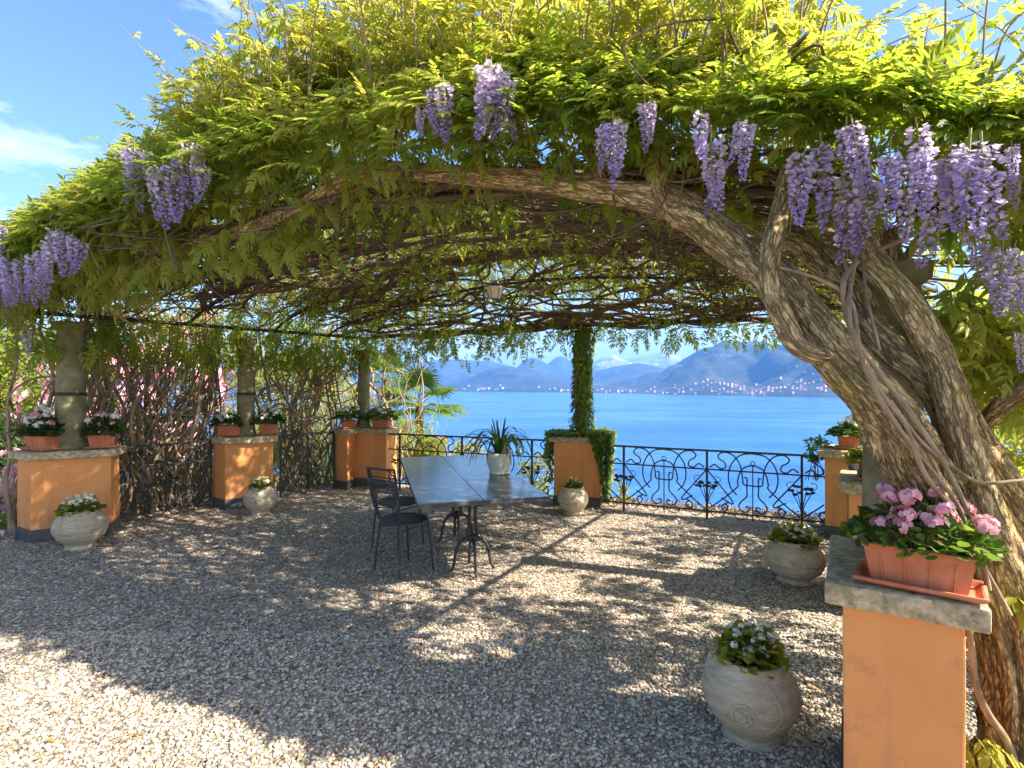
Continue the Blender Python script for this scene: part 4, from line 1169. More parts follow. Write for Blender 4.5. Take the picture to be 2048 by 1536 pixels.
for px in ([(1978, 1180, 1.83, 7), (1950, 1060, 1.83, 7), (1900, 950, 1.83, 7), (1850, 870, 1.83, 8), (1800, 800, 1.83, 8), (1755, 740, 1.83, 8), (1712, 680, 1.83, 8), (1690, 620, 1.90, 8), (1688, 560, 1.90, 8), (1720, 520, 2.05, 8), (1780, 490, 2.05, 7), (1850, 460, 2.05, 5)],
           [(2020, 1230, 1.83, 7), (1960, 1120, 1.83, 7), (1905, 1020, 1.83, 6), (1850, 950, 1.83, 7), (1810, 850, 1.83, 7), (1765, 790, 1.83, 8), (1728, 720, 1.83, 8), (1700, 650, 1.83, 8), (1700, 580, 1.90, 7), (1712, 500, 2.05, 6), (1705, 430, 2.05, 5)],
           [(1945, 1210, 1.99, 6), (1938, 1120, 1.83, 6), (1925, 1030, 1.83, 6), (1880, 960, 1.83, 5), (1835, 905, 1.83, 6), (1780, 830, 1.83, 7), (1740, 760, 1.83, 7), (1718, 690, 1.83, 7), (1700, 600, 1.90, 6), (1640, 560, 1.90, 5), (1560, 535, 1.90, 4)],
           [(2048, 960, 1.83, 5), (1960, 965, 1.83, 5), (1900, 930, 1.83, 5), (1840, 880, 1.83, 5), (1780, 800, 1.83, 5)],
           [(1936, 1225, 1.92, 6), (1944, 1300, 1.9, 8), (1952, 1370, 1.9, 9), (1978, 1430, 1.93, 10), (2012, 1480, 1.98, 11), (2035, 1540, 2.0, 12)],
           [(1690, 430, 2.05, 4), (1720, 500, 2.05, 4), (1735, 600, 1.90, 4), (1760, 700, 1.83, 4)], [(1660, 380, 2.05, 3), (1676, 480, 2.05, 4), (1700, 560, 1.90, 4)]):
    limb('liana', [(a, b, c, d * .72) for a, b, c, d in px], 'liana', 8, .08, .08, 5)
# bark ridges: dead strips lying along the bole
for k in range(16):
    base = [(2040, 1480, 1.97, 0), (2022, 1340, 1.985, 0), (1990, 1210, 1.99, 0), (1945, 1100, 1.965, 0), (1890, 990, 1.905, 0), (1830, 890, 1.85, 0), (1775, 815, 1.85, 0), (1720, 755, 1.89, 0), (1668, 700, 1.945, 0)]
    a = random.randint(0, 4); b = a + random.randint(3, 4)
    off = random.uniform(-46, 46)
    seg = [(u + off * .9, v + off * .25, Y + abs(off) * .0011, random.uniform(5, 13)) for u, v, Y, _ in base[a:b + 1]]
    seg[0] = (*seg[0][:3], 2); seg[-1] = (*seg[-1][:3], 2)
    limb('bark_ridge', seg, 'bark', 8, .2, .15, 5)

# network of stems under the vault
def walk(s, t, ang, n, step, wob, dz0=0.0, amp=.05):
    P = []; ph = random.random() * 6; k1 = random.uniform(.5, 1.2)
    for i in range(n):
        if not (-.06 < s < 1.06 and -.06 < t < 1.06): break
        P.append((s, t, dz0 + amp * math.sin(i * k1 + ph) + random.gauss(0, amp * .35)))
        ang += random.gauss(0, wob)
        s += math.cos(ang) * step; t += math.sin(ang) * step * 1.55
    if len(P) < 4: return None
    a = np.array(P)
    return R3(a[:, 0], a[:, 1], a[:, 2])
random.seed(31)
twig = MB()
nb = 0
for k in range(760):
    kind = random.random()
    if kind < .5: s, t, ang = random.uniform(.8, 1.0), random.random(), PI + random.gauss(0, .55)
    elif kind < .75: s, t, ang = random.uniform(0, .15), random.random(), random.gauss(0, .55)
    else: s, t, ang = random.random(), random.random(), random.random() * 2 * PI
    thick = k < 150
    P = walk(s, t, ang, random.randint(14, 34) if thick else random.randint(7, 16), .034, .26 if thick else .5, random.uniform(-.05, .10), .05 if thick else .07)
    if P is None: continue
    Pc = catmull(P, 3)
    r0 = random.uniform(.012, .028) if thick else random.uniform(.004, .010)
    if k < 14: r0 = random.uniform(.03, .042)
    Rr = np.linspace(r0, r0 * .45, len(Pc))
    if thick:
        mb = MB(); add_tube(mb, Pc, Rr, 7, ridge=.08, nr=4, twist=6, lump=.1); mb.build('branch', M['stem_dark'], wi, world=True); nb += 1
    else:
        add_tube(twig, Pc, Rr, 5, lump=.1, caps=False)
# heavier bundles along the arches and the eaves
for t0, cnt in ((0.03, 16), (.36, 14), (.62, 9), (.98, 16)):
    for k in range(cnt):
        s = random.uniform(0, .5); ln_ = random.uniform(.35, .6); n_ = 18
        sv = np.linspace(s, min(1.02, s + ln_), n_)
        tv = t0 + .028 * np.sin(np.linspace(0, random.uniform(3, 9), n_) + random.random() * 6) + random.uniform(-.02, .02)
        P = R3(sv, tv, .04 * np.sin(np.linspace(0, random.uniform(5, 12), n_) + random.random() * 6) - .015)
        mb = MB(); r0 = random.uniform(.014, .034); add_tube(mb, catmull(P, 3), np.linspace(r0, r0 * .7, (n_ - 1) * 3 + 1), 7, ridge=.08, nr=4, lump=.08)
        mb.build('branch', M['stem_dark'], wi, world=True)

# leaves
def compound(npair=5, seed=0):
    """wisteria leaf: arching stalk with pairs of folded leaflets, about one unit long"""
    r2 = np.random.default_rng(seed)
    mb = MB()
    n = 5
    tz = lambda y: -.28 * y * y
    P = np.array([[0, y, tz(y)] for y in np.linspace(0, .96, n)])
    wv = .011
    Vv = np.concatenate([P + V3(-wv, 0, 0), P + V3(wv, 0, 0)])
    i = np.arange(n - 1)
    mb.add(Vv, np.concatenate([np.stack([i, i + n, i + n + 1], -1), np.stack([i, i + n + 1, i + 1], -1)]), 0)
    lv = np.array([[0, 0, 0], [-.175, .36, .045], [-.12, .72, .02], [0, 1.08, -.10], [.12, .72, .02], [.175, .36, .045]], float)
    lf = np.array([[0, 3, 2], [0, 2, 1], [0, 5, 4], [0, 4, 3]])
    for k in range(npair):
        y = .26 + .62 * k / (npair - 1)
        for sg in (-1, 1):
            a = sg * (1.0 - .1 * k + .15 * r2.standard_normal())
            ln_ = .40 * (1 - .06 * k) * (1 + .12 * r2.standard_normal())
            dr = -.35 - .25 * r2.random()
            d = nrm(V3(math.sin(a) * 1.0, math.cos(a), dr))
            rot = frames(d[None], nrm(V3(-sg * .25 * r2.random(), 0, 1))[None])[0]
            mb.add((lv * ln_) @ rot.T + V3(0, y, tz(y)), lf, 0)
    d = nrm(V3(.1 * r2.standard_normal(), 1, -.55)); rot = frames(d[None], V3(0, 0, 1)[None])[0]
    mb.add((lv * .42) @ rot.T + V3(0, .95, tz(.95)), lf, 0)
    return np.concatenate(mb.v), np.concatenate(mb.t)
COMP = [compound(5, 1), compound(4, 2), compound(5, 3), compound(6, 4)]
COMP_LOW = [compound(4, 5), compound(3, 6)]

def noise3(P, sc, off=0.0):
    return np.array([mnoise.noise(Vector((p[0] * sc + off, p[1] * sc, p[2] * sc))) for p in P])

Lp, Ld, Lu, Ls, Lt, Lg = [], [], [], [], [], []    # position, direction, normal, size, tint, group
def put(P, D, U, Sz, T, g=0):
    n = len(P); Lp.append(P); Ld.append(D); Lu.append(U); Ls.append(np.broadcast_to(Sz, (n,))); Lt.append(np.broadcast_to(T, (n,))); Lg.append(np.full(n, g))

def thick(s, t):
    a = np.interp(s, [-.2, -.05, .06, .25, .5, .62, .76, .9, 1.0, 1.15], [.24, .48, .66, .80, .98, 1.03, .82, .58, .42, .22])
    b = np.interp(t, [-.14, -.08, -.02, .06, .16, .4, .7, .9, 1.0, 1.06], [.10, .55, .86, .98, 1.0, .66, .38, .34, .28, .12])
    return a * b
n = 50000
t = np.where(rng.random(n) < .56, rng.random(n) * .36 - .12, rng.random(n) * 1.17 - .12)
s = rng.random(n) * 1.26 - .13
H = thick(s, t)
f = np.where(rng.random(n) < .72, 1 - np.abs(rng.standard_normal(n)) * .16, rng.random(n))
P = R3(s, t)
P0 = P.copy()
lump = noise3(P, .9, 3.3) * .34 + noise3(P, 2.2, 9.1) * .16
P[:, 2] += np.clip(H * (1 + lump), .05, None) * np.clip(f, -.02, 1.1) + .02
gap = noise3(P0, 1.35, 20.0) + .55 * noise3(P0, 3.1, 40.0)
keep = (gap > np.interp(t, [-.1, .12, .3], [-.22, -.12, .04]) + np.interp(s, [.6, .8, 1.0], [0, .16, .12]) * (t > .03)) | (rng.random(n) < np.interp(t, [-.1, .2, .5], [.3, .25, .10]))
# thinner top towards the back, so that sun comes through the vault
keep &= (rng.random(n) < np.interp(t, [-.12, .04, .22, .5, 1.1], [1, 1, .6, .42, .5]))
keep &= ~((f < .74) & (t > .03) & (rng.random(n) < .74))
def holefn(Q): return noise3(Q * V3(1, 1, 0), .8, 91) + .5 * noise3(Q * V3(1, 1, 0), 1.9, 14)
hole = holefn(P0)
keep &= ~((s > 1.05) & ((t > .10) | (rng.random(n) < .45)))
h2 = noise3(P0 * V3(1, 1, 0), 1.7, 63)
keep &= ~((h2 > -.03) & (s > .58) & (t > -.085) & (rng.random(n) < .8))
keep &= ~((s > .42) & (t > .0) & (t < .3) & (f < .95) & (rng.random(n) < .5))
keep &= ~((h2 > .02) & (s > .34) & (s <= .58) & (t > -.085) & (rng.random(n) < .6))
keep &= ~((s > .70) & (t > .03) & (t < .34) & (f < .93) & (rng.random(n) < .5))
keep &= ~((hole > .03) & (t > .05) & (rng.random(n) < .85))
P, s, t, f, H = P[keep], s[keep], t[keep], f[keep], H[keep]
n = len(P)
outw = np.column_stack([np.interp(s, [-.1, .15, .85, 1.1], [-.8, 0, 0, .8]), np.interp(t, [-.12, .05, .3], [-1.0, -.5, 0]) * .9, np.full(n, .6)])
outw[:, 0] += np.interp(t, [-.12, .1], [-.25, 0])
D = nrm(nrm(outw) * .55 + rand_dirs(n) * np.array([.8, .8, .35]) + np.array([0, 0, -.22]))
U = nrm(outw * .8 + np.array([0, 0, .6]) + rand_dirs(n) * .5)
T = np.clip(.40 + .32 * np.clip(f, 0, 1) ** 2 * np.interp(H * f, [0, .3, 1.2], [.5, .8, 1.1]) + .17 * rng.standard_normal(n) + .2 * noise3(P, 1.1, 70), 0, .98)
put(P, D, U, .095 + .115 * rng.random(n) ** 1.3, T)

# fringe of leaves along the front edge, hanging over the old branch, and along the back and side eaves
def fringe(n, s0, s1, t0, t1, z0, z1, size=(.16, .28), tint=(.2, .65), g=0, out=(0, -.5), hl=0):
    s = s0 + (s1 - s0) * rng.random(n); t = t0 + (t1 - t0) * rng.random(n)
    P = R3(s, t); P[:, 2] += z0 + (z1 - z0) * rng.random(n)
    P[:, :2] += rng.standard_normal((n, 2)) * .05
    kp = (noise3(P * V3(1, 1, .4), 2.3, 55) > -.22) | (rng.random(n) < .35)
    if hl: kp &= ~((holefn(P) > .04) & (rng.random(len(P)) < hl))
    P = P[kp]; n = len(P)
    D = nrm(np.column_stack([rng.standard_normal(n) * .5 + out[0], rng.standard_normal(n) * .5 + out[1], -.55 - .5 * rng.random(n)]))
    U = nrm(np.column_stack([rng.standard_normal(n) * .4 + out[0], rng.standard_normal(n) * .3 + out[1] * 1.4, .5 + .4 * rng.random(n)]))
    put(P, D, U, size[0] + (size[1] - size[0]) * rng.random(n), tint[0] + (tint[1] - tint[0]) * rng.random(n), g)
fringe(1500, .05, .9, -.08, .0, .10, .55, (.09, .19), (.38, .95), 1)
fringe(800, -.08, .36, -.07, .03, -.06, .35, (.10, .2), (.4, .95), 1)
fringe(160, .30, .80, .08, .2, -.08, .12, (.12, .2), (.25, .6))
fringe(620, -.04, 1.0, .965, 1.02, -.30, .08, (.10, .19), (.35, .95), 0, (0, .2))
fringe(360, -.02, .45, .93, 1.0, -.48, -.02, (.10, .18), (.3, .9), 0, (-.2, .2))
fringe(260, .02, .98, .40, .94, -.04, .12, (.12, .18), (.35, .85))
fringe(700, -.09, .02, .0, 1.0, -.35, .25, (.13, .23), (.2, .7), 0, (-.4, 0))
fringe(420, -.07, .03, .05, 1.0, -.48, .0, (.10, .2), (.35, .9), 0, (-.3, 0))
fringe(300, .80, 1.03, .0, .09, -.05, .32, (.12, .2), (.3, .8), 1)
fringe(5200, .0, 1.0, .18, .97, .12, .42, (.10, .18), (.4, .98), hl=.5)
fringe(2600, .0, 1.0, .42, 1.0, .04, .30, (.09, .17), (.45, 1.0))
fringe(420, .16, .52, -.05, .06, -.34, .10, (.12, .21), (.5, .9), 1)
fringe(160, .5, .72, -.03, .05, -.05, .2, (.11, .18), (.5, .9), 1)
# leafy curtain on the right side, outside the row of pedestals
n = 2300
k = rng.random(n)
P = V3(2.25, 1.95, 0) * (1 - k)[:, None] + V3(4.5, 6.0, 0) * k[:, None]
off = rng.random(n) * .75
P += np.array([.836, -.548, 0]) * off[:, None]
P[:, 2] = .25 + 2.5 * rng.random(n) ** .8
kp = (noise3(P, 1.5, 33) + .5 * noise3(P, 3.4, 12) > -.02)
kp &= ~((P[:, 2] < 1.25) & (k < .2)) & ~((k > .3) & (rng.random(n) < .48))
P = P[kp]; n = len(P)
D = nrm(rand_dirs(n) * .7 + np.array([.35, -.35, -.35])); U = nrm(rand_dirs(n) * .5 + np.array([.4, -.3, .7]))
put(P, D, U, .15 + .12 * rng.random(n), .3 + .6 * rng.random(n), 1)
# sprays beside the trunk at the frame edge
for (u, v, Y, nn, ru, rv) in ((1905, 620, 2.15, 46, 70, 45), (1960, 680, 2.2, 46, 80, 50), (2020, 740, 2.25, 30, 60, 60), (1920, 740, 2.5, 26, 60, 70), (1990, 900, 2.9, 40, 60, 110), (2000, 1180, 2.0, 9, 32, 40), (1985, 1490, 1.9, 6, 26, 25), (2030, 420, 2.1, 40, 60, 120), (2040, 300, 2.05, 40, 60, 90)):
    c = at(u, v, Y); nn = int(nn * 1.7)
    P = c + np.column_stack([rng.standard_normal(nn) * ru * .6 * Y / F, rng.standard_normal(nn) * .12, rng.standard_normal(nn) * rv * .6 * Y / F])
    D = nrm(rand_dirs(nn) * .6 + np.array([.3, -.3, -.4])); U = nrm(rand_dirs(nn) * .4 + np.array([.2, -.4, .8]))
    put(P, D, U, .12 + .09 * rng.random(nn), .55 + .43 * rng.random(nn), 2)

# young shoots rising above the mound
shoot = MB()
random.seed(77)
for k in range(640):
    s = random.uniform(-.06, 1.1); t = random.uniform(-.07, .30)
    if k > 340: s = random.uniform(.38, .94); t = random.uniform(-.09, .12)
    b = R3(np.array([s]), np.array([t]))[0]
    b = b + V3(0, 0, float(thick(s, t)) * random.uniform(.75, 1.0))
    ln_ = random.uniform(.25, .85) * float(np.interp(s, [.2, .42, .62, .85], [.5, .62, 1.0, .9]))
    lean = V3(random.gauss(.05, .38), random.gauss(-.18, .3), 0)
    if k > 500: lean = lean + V3(0, -.55, 0); ln_ *= 1.15
    mid = b + V3(0, 0, ln_ * .55) + lean * ln_ * .35
    tip = b + V3(0, 0, ln_ * random.uniform(.7, 1)) + lean * ln_ * 1.1
    Pc = catmull([b - V3(0, 0, .15), mid, tip], 5)
    add_tube(shoot, Pc, np.linspace(.006, .0022, len(Pc)), 4, caps=False)
    m_ = random.randint(6, 12)
    kk = (rng.random(m_) * .75 + .25) * (len(Pc) - 1)
    Pp = np.array([Pc[int(q)] for q in kk])
    az = rng.random(m_) * 2 * PI
    D = nrm(np.column_stack([np.cos(az), np.sin(az), .15 + .35 * rng.standard_normal(m_)])); U = nrm(np.column_stack([rng.standard_normal((m_, 2)) * .3, np.ones(m_)]))
    put(Pp, D, U, .07 + .09 * rng.random(m_), np.clip(.62 + .3 * rng.random(m_), 0, .98), 1)
o = shoot.build('shoots', M['stem'], wi, world=True); o['kind'] = 'stuff'
# thin trailing stems in front of and below the front edge
for k in range(95):
    s = random.uniform(.0, .97); t = random.uniform(-.1, .02)
    b = R3(np.array([s]), np.array([t]))[0] + V3(0, 0, random.uniform(-.05, .5))
    ln_ = random.uniform(.2, .75)
    P = [b, b + V3(random.gauss(0, .2) * ln_, random.gauss(-.05, .1), random.gauss(-.25, .2) * ln_), b + V3(random.gauss(0, .6) * ln_, random.gauss(-.05, .1), random.gauss(-.5, .25) * ln_), b + V3(random.gauss(0, .9) * ln_, random.gauss(0, .1), random.gauss(-.6, .4) * ln_)]
    add_tube(twig, catmull(P, 5), np.linspace(.007, .003, 16), 5, caps=False)
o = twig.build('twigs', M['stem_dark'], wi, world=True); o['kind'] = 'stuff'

P = np.concatenate(Lp); D = np.concatenate(Ld); U = np.concatenate(Lu); Sz = np.concatenate(Ls); T = np.concatenate(Lt); G = np.concatenate(Lg)
rot = frames(D, U)
# the 300 leaves that show largest are leaves of their own
pu = 1024 + F * P[:, 0] / np.maximum(P[:, 1], .1); pv_ = 768 - F * (P[:, 2] - EYE) / np.maximum(P[:, 1], .1)
big = Sz / np.maximum(P[:, 1], .1) * ((pu > 10) & (pu < 2040) & (pv_ > 5) & (pv_ < 1530)) * (G > 0)
order = np.argsort(-big)
own = np.zeros(len(P), bool); own[order[:300]] = True
BIGM = []
for c in range(4):
    for tq in (.15, .5, .8):
        BIGM.append(npmesh('leaf', COMP[c][0], COMP[c][1], M['wisteria'], True, np.full(len(COMP[c][0]), tq)))
wl_ = np.array(wi.location)
for i in order[:300]:
    c = random.randrange(4); q = 0 if T[i] < .33 else (1 if T[i] < .66 else 2)
    o = link('leaf', BIGM[c * 3 + q], wi)
    mt = Matrix(rot[i].tolist()).to_4x4()
    for a in range(3):
        for b in range(3): mt[a][b] *= Sz[i]
    mt.translation = Vector((P[i] - wl_).tolist())
    o.matrix_basis = mt
vv, ff, tt, k = [], [], [], 0
pick = rng.integers(0, 4, len(P))
far = (P[:, 1] > 5.2) | (pv_ < -350)
for c in range(4):
    for lowq in (False, True):
        mk = (~own) & (pick == c) & (far == lowq)
        bs = COMP[c] if not lowq else COMP_LOW[c % 2]
        Vv, Ff, t_ = scatter(bs[0], bs[1], P[mk], rot[mk], Sz[mk], T[mk])
        vv.append(Vv); ff.append(Ff + k); tt.append(t_); k += len(Vv)
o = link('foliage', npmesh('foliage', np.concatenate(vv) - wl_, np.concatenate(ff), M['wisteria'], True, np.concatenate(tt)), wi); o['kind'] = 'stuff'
print('wisteria leaves', len(P), 'tris', sum(len(f) for f in ff))

# flower clusters
def raceme(seed, nf=120, ln_=1.0, w=.15):
    r2 = np.random.default_rng(seed)
    bx, by = r2.normal(0, .09), r2.normal(0, .09)
    mb = MB()
    pet = np.array([[0, 0, 0], [-.5, .35, .1], [-.42, .85, .28], [0, 1.0, .34], [.42, .85, .28], [.5, .35, .1], [0, .5, -.05]], float)
    keel = np.array([[0, .05, -.05], [-.2, .35, -.22], [0, .75, -.30], [.2, .35, -.22]], float)
    for i in range(nf):
        k = (i + r2.random()) / nf
        z = -.04 - .96 * k
        a = i * 2.4 + r2.standard_normal() * .3
        rad = w * (1 - k ** 1.7) ** .75 * (.75 + .35 * r2.random()) + .012
        sc = .068 * (1 - .55 * k ** 1.5) * (.7 + .6 * r2.random())
        rad *= .8 + .45 * r2.random()
        d = nrm(V3(math.cos(a), math.sin(a), -.2 - .9 * r2.random()) + .3 * r2.standard_normal(3))
        rot = frames(d[None], nrm(V3(0, 0, 1) + .6 * r2.standard_normal(3))[None])[0]
        if r2.random() < .22: continue
        pos = V3(math.cos(a) * rad * .6 + bx * k * k, math.sin(a) * rad * .6 + by * k * k, z)
        tint = np.clip(.74 - .62 * k + .15 * r2.standard_normal(), .04, .8)
        mb.add((pet * sc) @ rot.T + pos, LF, min(.78, tint + .16))
        mb.add((keel * sc * 1.1) @ rot.T + pos, np.array([[0, 2, 1], [0, 3, 2]]), tint * .55)
    return mb.mesh('flower_cluster', M['lilac'], True)
def raceme_stem(seed):
    mb = MB(); add_tube(mb, np.array([V3(0, 0, .12), V3(.01, 0, -.4), V3(0, .01, -1.02)]), np.array([.014, .01, .004]), 4, .5); return mb.mesh('flower_stem', M['stalk'])
RAC = [raceme(k, 165 + 14 * k, 1, .095 + .012 * k) for k in range(7)]; RST = raceme_stem(1)
FL = [(1610, 300, 150), (1640, 285, 170), (1690, 250, 130), (1702, 330, 180), (1742, 360, 150), (1780, 300, 150), (1800, 310, 160), (1850, 290, 135), (1888, 330, 180), (1905, 300, 170), (1938, 280, 185), (1962, 285, 190), (1945, 450, 130), (2008, 490, 130), (2030, 500, 115), (2040, 550, 90), (2022, 290, 70), (2030, 345, 70), (2040, 660, 80), (1700, 245, 120), (1830, 250, 120),
      (1403, 225, 112), (1420, 270, 140), (1440, 320, 100), (1472, 245, 90), (1490, 245, 120), (1222, 240, 132), (1235, 245, 105), (1210, 250, 90), (1290, 200, 90), (1300, 205, 70),
      (850, 190, 85), (868, 175, 85), (885, 165, 105), (842, 215, 60), (968, 125, 130), (985, 130, 135), (1000, 140, 115), (1016, 150, 110), (978, 150, 100),
      (252, 305, 100), (270, 295, 110), (290, 300, 80), (310, 335, 95), (328, 330, 125), (340, 320, 130), (356, 300, 110), (375, 285, 90), (392, 285, 75), (410, 330, 75), (400, 300, 90),
      (112, 455, 95), (128, 460, 95), (98, 480, 80), (165, 480, 70), (148, 470, 75), (18, 510, 100), (42, 520, 80), (60, 505, 80), (80, 500, 85), (8, 540, 70), (30, 545, 60), (58, 655, 55), (4, 450, 60), (70, 540, 70), (95, 540, 60)]
random.seed(5)
for (u, v, L) in FL:
    Y = float(np.interp(u, [0, 150, 330, 440, 860, 990, 1230, 1440, 1640, 1900, 2048], [4.9, 4.75, 4.2, 4.0, 3.12, 2.95, 2.5, 2.3, 2.0, 1.85, 1.85])) * random.uniform(.97, 1.03)
    if (u, v) in ((58, 655),): Y = 5.6
    near = (np.abs(pu - u) < 45) & (pv_ > v - 50) & (pv_ < v + L + 10) & (P[:, 1] > 1.2)
    if near.sum() > 8 and (u, v) != (58, 655): Y = min(Y, float(np.percentile(P[near, 1], 1.5)) - .13)
    Y = max(Y, 1.6)
    p = at(u + random.gauss(0, 3), v, Y)
    o = link('flower_cluster', random.choice(RAC), wi)
    sc = L * Y / F * random.uniform(.98, 1.12)
    o.location = tuple(p - wl_); o.scale = (sc * random.uniform(.95, 1.2), sc * random.uniform(.95, 1.2), sc)
    o.rotation_euler = (random.gauss(0, .07), random.gauss(0, .07), random.random() * 6)
    link('flower_stem', RST, o)

# ------------------------------------------------------------------ climbing stems along the left side
def wall_vine(label, A, B, nthick, nthin, seed, dens, zt=2.75, back=(-.25, .45), loops=0):
    random.seed(seed)
    A = V3(*A, 0); B = V3(*B, 0); d = nrm(B - A); nrmv = V3(-d[1], d[0], 0); L = np.linalg.norm(B - A)
    e = empty('climbing_vine', label, 'climbing plant', tuple((A + B) / 2), 'woody vines closing the left side')
    thin = MB()
    for k in range(nthick + nthin):
        th_ = k < nthick
        x = random.uniform(-.02, 1.02) * L; y = random.uniform(*back); z = 0.0 if (th_ or random.random() < .6) else random.uniform(.3, 1.6)
        dx = random.gauss(0, .25)
        P = []; ph = random.random() * 6; f1 = random.uniform(2, 4.5)
        top = zt if th_ else random.uniform(z + .6, zt)
        r0 = random.choice([random.uniform(.012, .024), random.uniform(.018, .034)]) if th_ else random.uniform(.005, .012)
        zz = z
        while zz < top:
            P.append(A + d * (x + .10 * math.sin(f1 * zz + ph)) + nrmv * (y + .06 * math.cos(f1 * .8 * zz + ph)) + V3(0, 0, zz))
            dx += random.gauss(0, .24); dx *= .92
            zz += .16; x += dx * .16; x = min(max(x, -.1), L + .1); y += random.gauss(0, .018)
        if len(P) < 3: continue
        Pc = catmull(P, 3); Rr = np.linspace(r0, r0 * .6, len(Pc))
        if th_:
            mb = MB(); add_tube(mb, Pc, Rr, 7, ridge=.10, nr=4, twist=8, lump=.1); mb.build('stem', M['stem'], e, world=True)
        else: add_tube(thin, Pc, Rr, 5, lump=.08, caps=False)
    for k in range(loops):
        c = A + d * random.uniform(0, L) + nrmv * random.uniform(*back) + V3(0, 0, random.uniform(.75, 2.2))
        r = random.uniform(.12, .32); a0 = random.random() * 6; sweep = random.uniform(2.2, 5)
        tq = np.linspace(0, 1, 10)
        P = c + np.outer(np.cos(a0 + sweep * tq) * r * (1 + .5 * tq), d) + np.outer(np.sin(a0 + sweep * tq) * r, V3(0, 0, 1)) + np.outer(np.sin(tq * 5) * .06, nrmv)
        add_tube(thin, catmull(P, 3), np.linspace(.016, .007, 28), 5, lump=.08, caps=False)
    o = thin.build('twigs', M['stem'], e, world=True); o['kind'] = 'stuff'
    n = int(dens * L)
    x = rng.random(n) * L; z = .35 + 2.3 * rng.random(n) ** .6
    P = A + d * x[:, None] + nrmv * (back[0] + (back[1] - back[0] + .3) * rng.random(n))[:, None]; P[:, 2] = z
    kp = noise3(P, 1.6, seed) > .02
    P = P[kp]; n = len(P)
    if n:
        D = nrm(rand_dirs(n) * .6 + np.array([.2, -.2, -.5])); U = nrm(rand_dirs(n) * .5 + np.array([.3, -.4, .6]))
        bs = COMP_LOW[0]
        Vv, Ff, t_ = scatter(bs[0], bs[1], P, frames(D, U), .13 + .12 * rng.random(n), .15 + .6 * rng.random(n))
        o = link('foliage', npmesh('foliage', Vv - np.array(e.location), Ff, M['wisteria'], True, t_), e); o['kind'] = 'stuff'
    return e
wall_vine('dense tangle of brown woody stems rising between the two widest left pedestals', (-4.72, 6.42), (-4.04, 7.35), 46, 120, 3, 90, loops=40, back=(.07, .6))
wall_vine('looser looping stems between the two columns near the palm', (-3.45, 7.98), (-2.78, 8.75), 13, 56, 4, 150, loops=40, back=(.07, .5))
wall_vine('bare twining stems around the wire-bound column at the far left', (-5.5, 5.95), (-4.75, 6.3), 3, 18, 5, 60, zt=2.6, back=(-.12, .3), loops=10)
wall_vine('slender stems beside the slim corner column', (-2.75, 8.95), (-1.75, 8.95), 4, 16, 6, 60, zt=2.5, loops=8)

# ------------------------------------------------------------------ ivy on the lakeside column
iv = empty('ivy', 'ivy wrapping the slim column and spilling over its orange pedestal', 'ivy', (.98, 7.5, CAPZ))
IVL = np.array([[0, 0, 0], [-.42, .12, .03], [-.30, .50, .05], [0, 1, -.03], [.30, .50, .05], [.42, .12, .03], [0, .4, .06]], float)
Pi, Di, Ui = [], [], []
for i in range(1500):
    z = random.uniform(.0, 1.50); a = random.random() * 2 * PI
    r = .098 + .035 * random.random() + .06 * max(0, math.sin(z * 6 + a * 2)) * random.random() + .05 * (1 - min(1, z / .25) if z < .25 else 0)
    if z > 1.2: r += (z - 1.2) * .35 * random.random()
    Pi.append((r * math.cos(a), r * math.sin(a), z)); Di.append((math.cos(a) * .4 + random.gauss(0, .4), math.sin(a) * .4 + random.gauss(0, .4), -.9)); Ui.append((math.cos(a), math.sin(a), .5))
cp = offset_poly(PED['P4'], .07) - np.array([.98, 7.5])
for i in range(2300):
    a_, b_ = random.random(), random.random()
    p = cp[0] * (1 - a_) * (1 - b_) + cp[1] * a_ * (1 - b_) + cp[2] * a_ * b_ + cp[3] * (1 - a_) * b_
    zz = random.random() * .10 + .07 * max(0, a_ - .4)
    zz *= .6; Pi.append((p[0], p[1], zz)); Di.append((random.gauss(0, 1), random.gauss(0, 1), -.2)); Ui.append((random.gauss(0, .4), random.gauss(-.2, .4), 1))
for i in range(2500):   # hanging curtain on the right flank, thinner on the left
    right = random.random() < .88
    q = random.random()
    k = abs(random.gauss(0, .30)) if right else abs(random.gauss(0, .2))
    z = .08 - min(k * 1.6, .88)
    if right:
        p = cp[1] * (1 - q) + cp[2] * q + np.array([.10, -.05]) * random.random() * (1 + z)
        if random.random() < .16: p = cp[1] + (cp[0] - cp[1]) * random.random() * .28 * (1 + z) ** 2
        n_ = (1, -.2, .3)
    else:
        p = cp[0] * (1 - q) + cp[3] * q + np.array([-.05, 0]) * random.random(); n_ = (-1, -.2, .3)
    Pi.append((p[0], p[1], z)); Di.append((random.gauss(0, .4), random.gauss(0, .4), -1)); Ui.append((n_[0] + random.gauss(0, .4), n_[1] - .4 + random.gauss(0, .4), n_[2]))
Pi, Di, Ui = np.array(Pi), np.array(Di, float), np.array(Ui, float)
Vv, Ff, tt = scatter(IVL, LF, Pi, frames(Di, Ui), .045 + .035 * rng.random(len(Pi)), np.clip(.45 + .6 * rng.random(len(Pi)), 0, 1))
o = link('foliage', npmesh('foliage', Vv, Ff, M['green'], True, tt), iv); o['kind'] = 'stuff'
for k in range(9):
    a0 = random.random() * 6
    tz = np.linspace(0, 1, 14)
    P = np.stack([(.098 + .008 * tz) * np.cos(a0 + tz * random.uniform(-3, 3)), (.098 + .008 * tz) * np.sin(a0 + tz * random.uniform(-3, 3)), tz * 1.4], -1)
    mb = MB(); add_tube(mb, catmull(P, 2), .009, 5, lump=.1); mb.build('stem', M['stem'], iv)

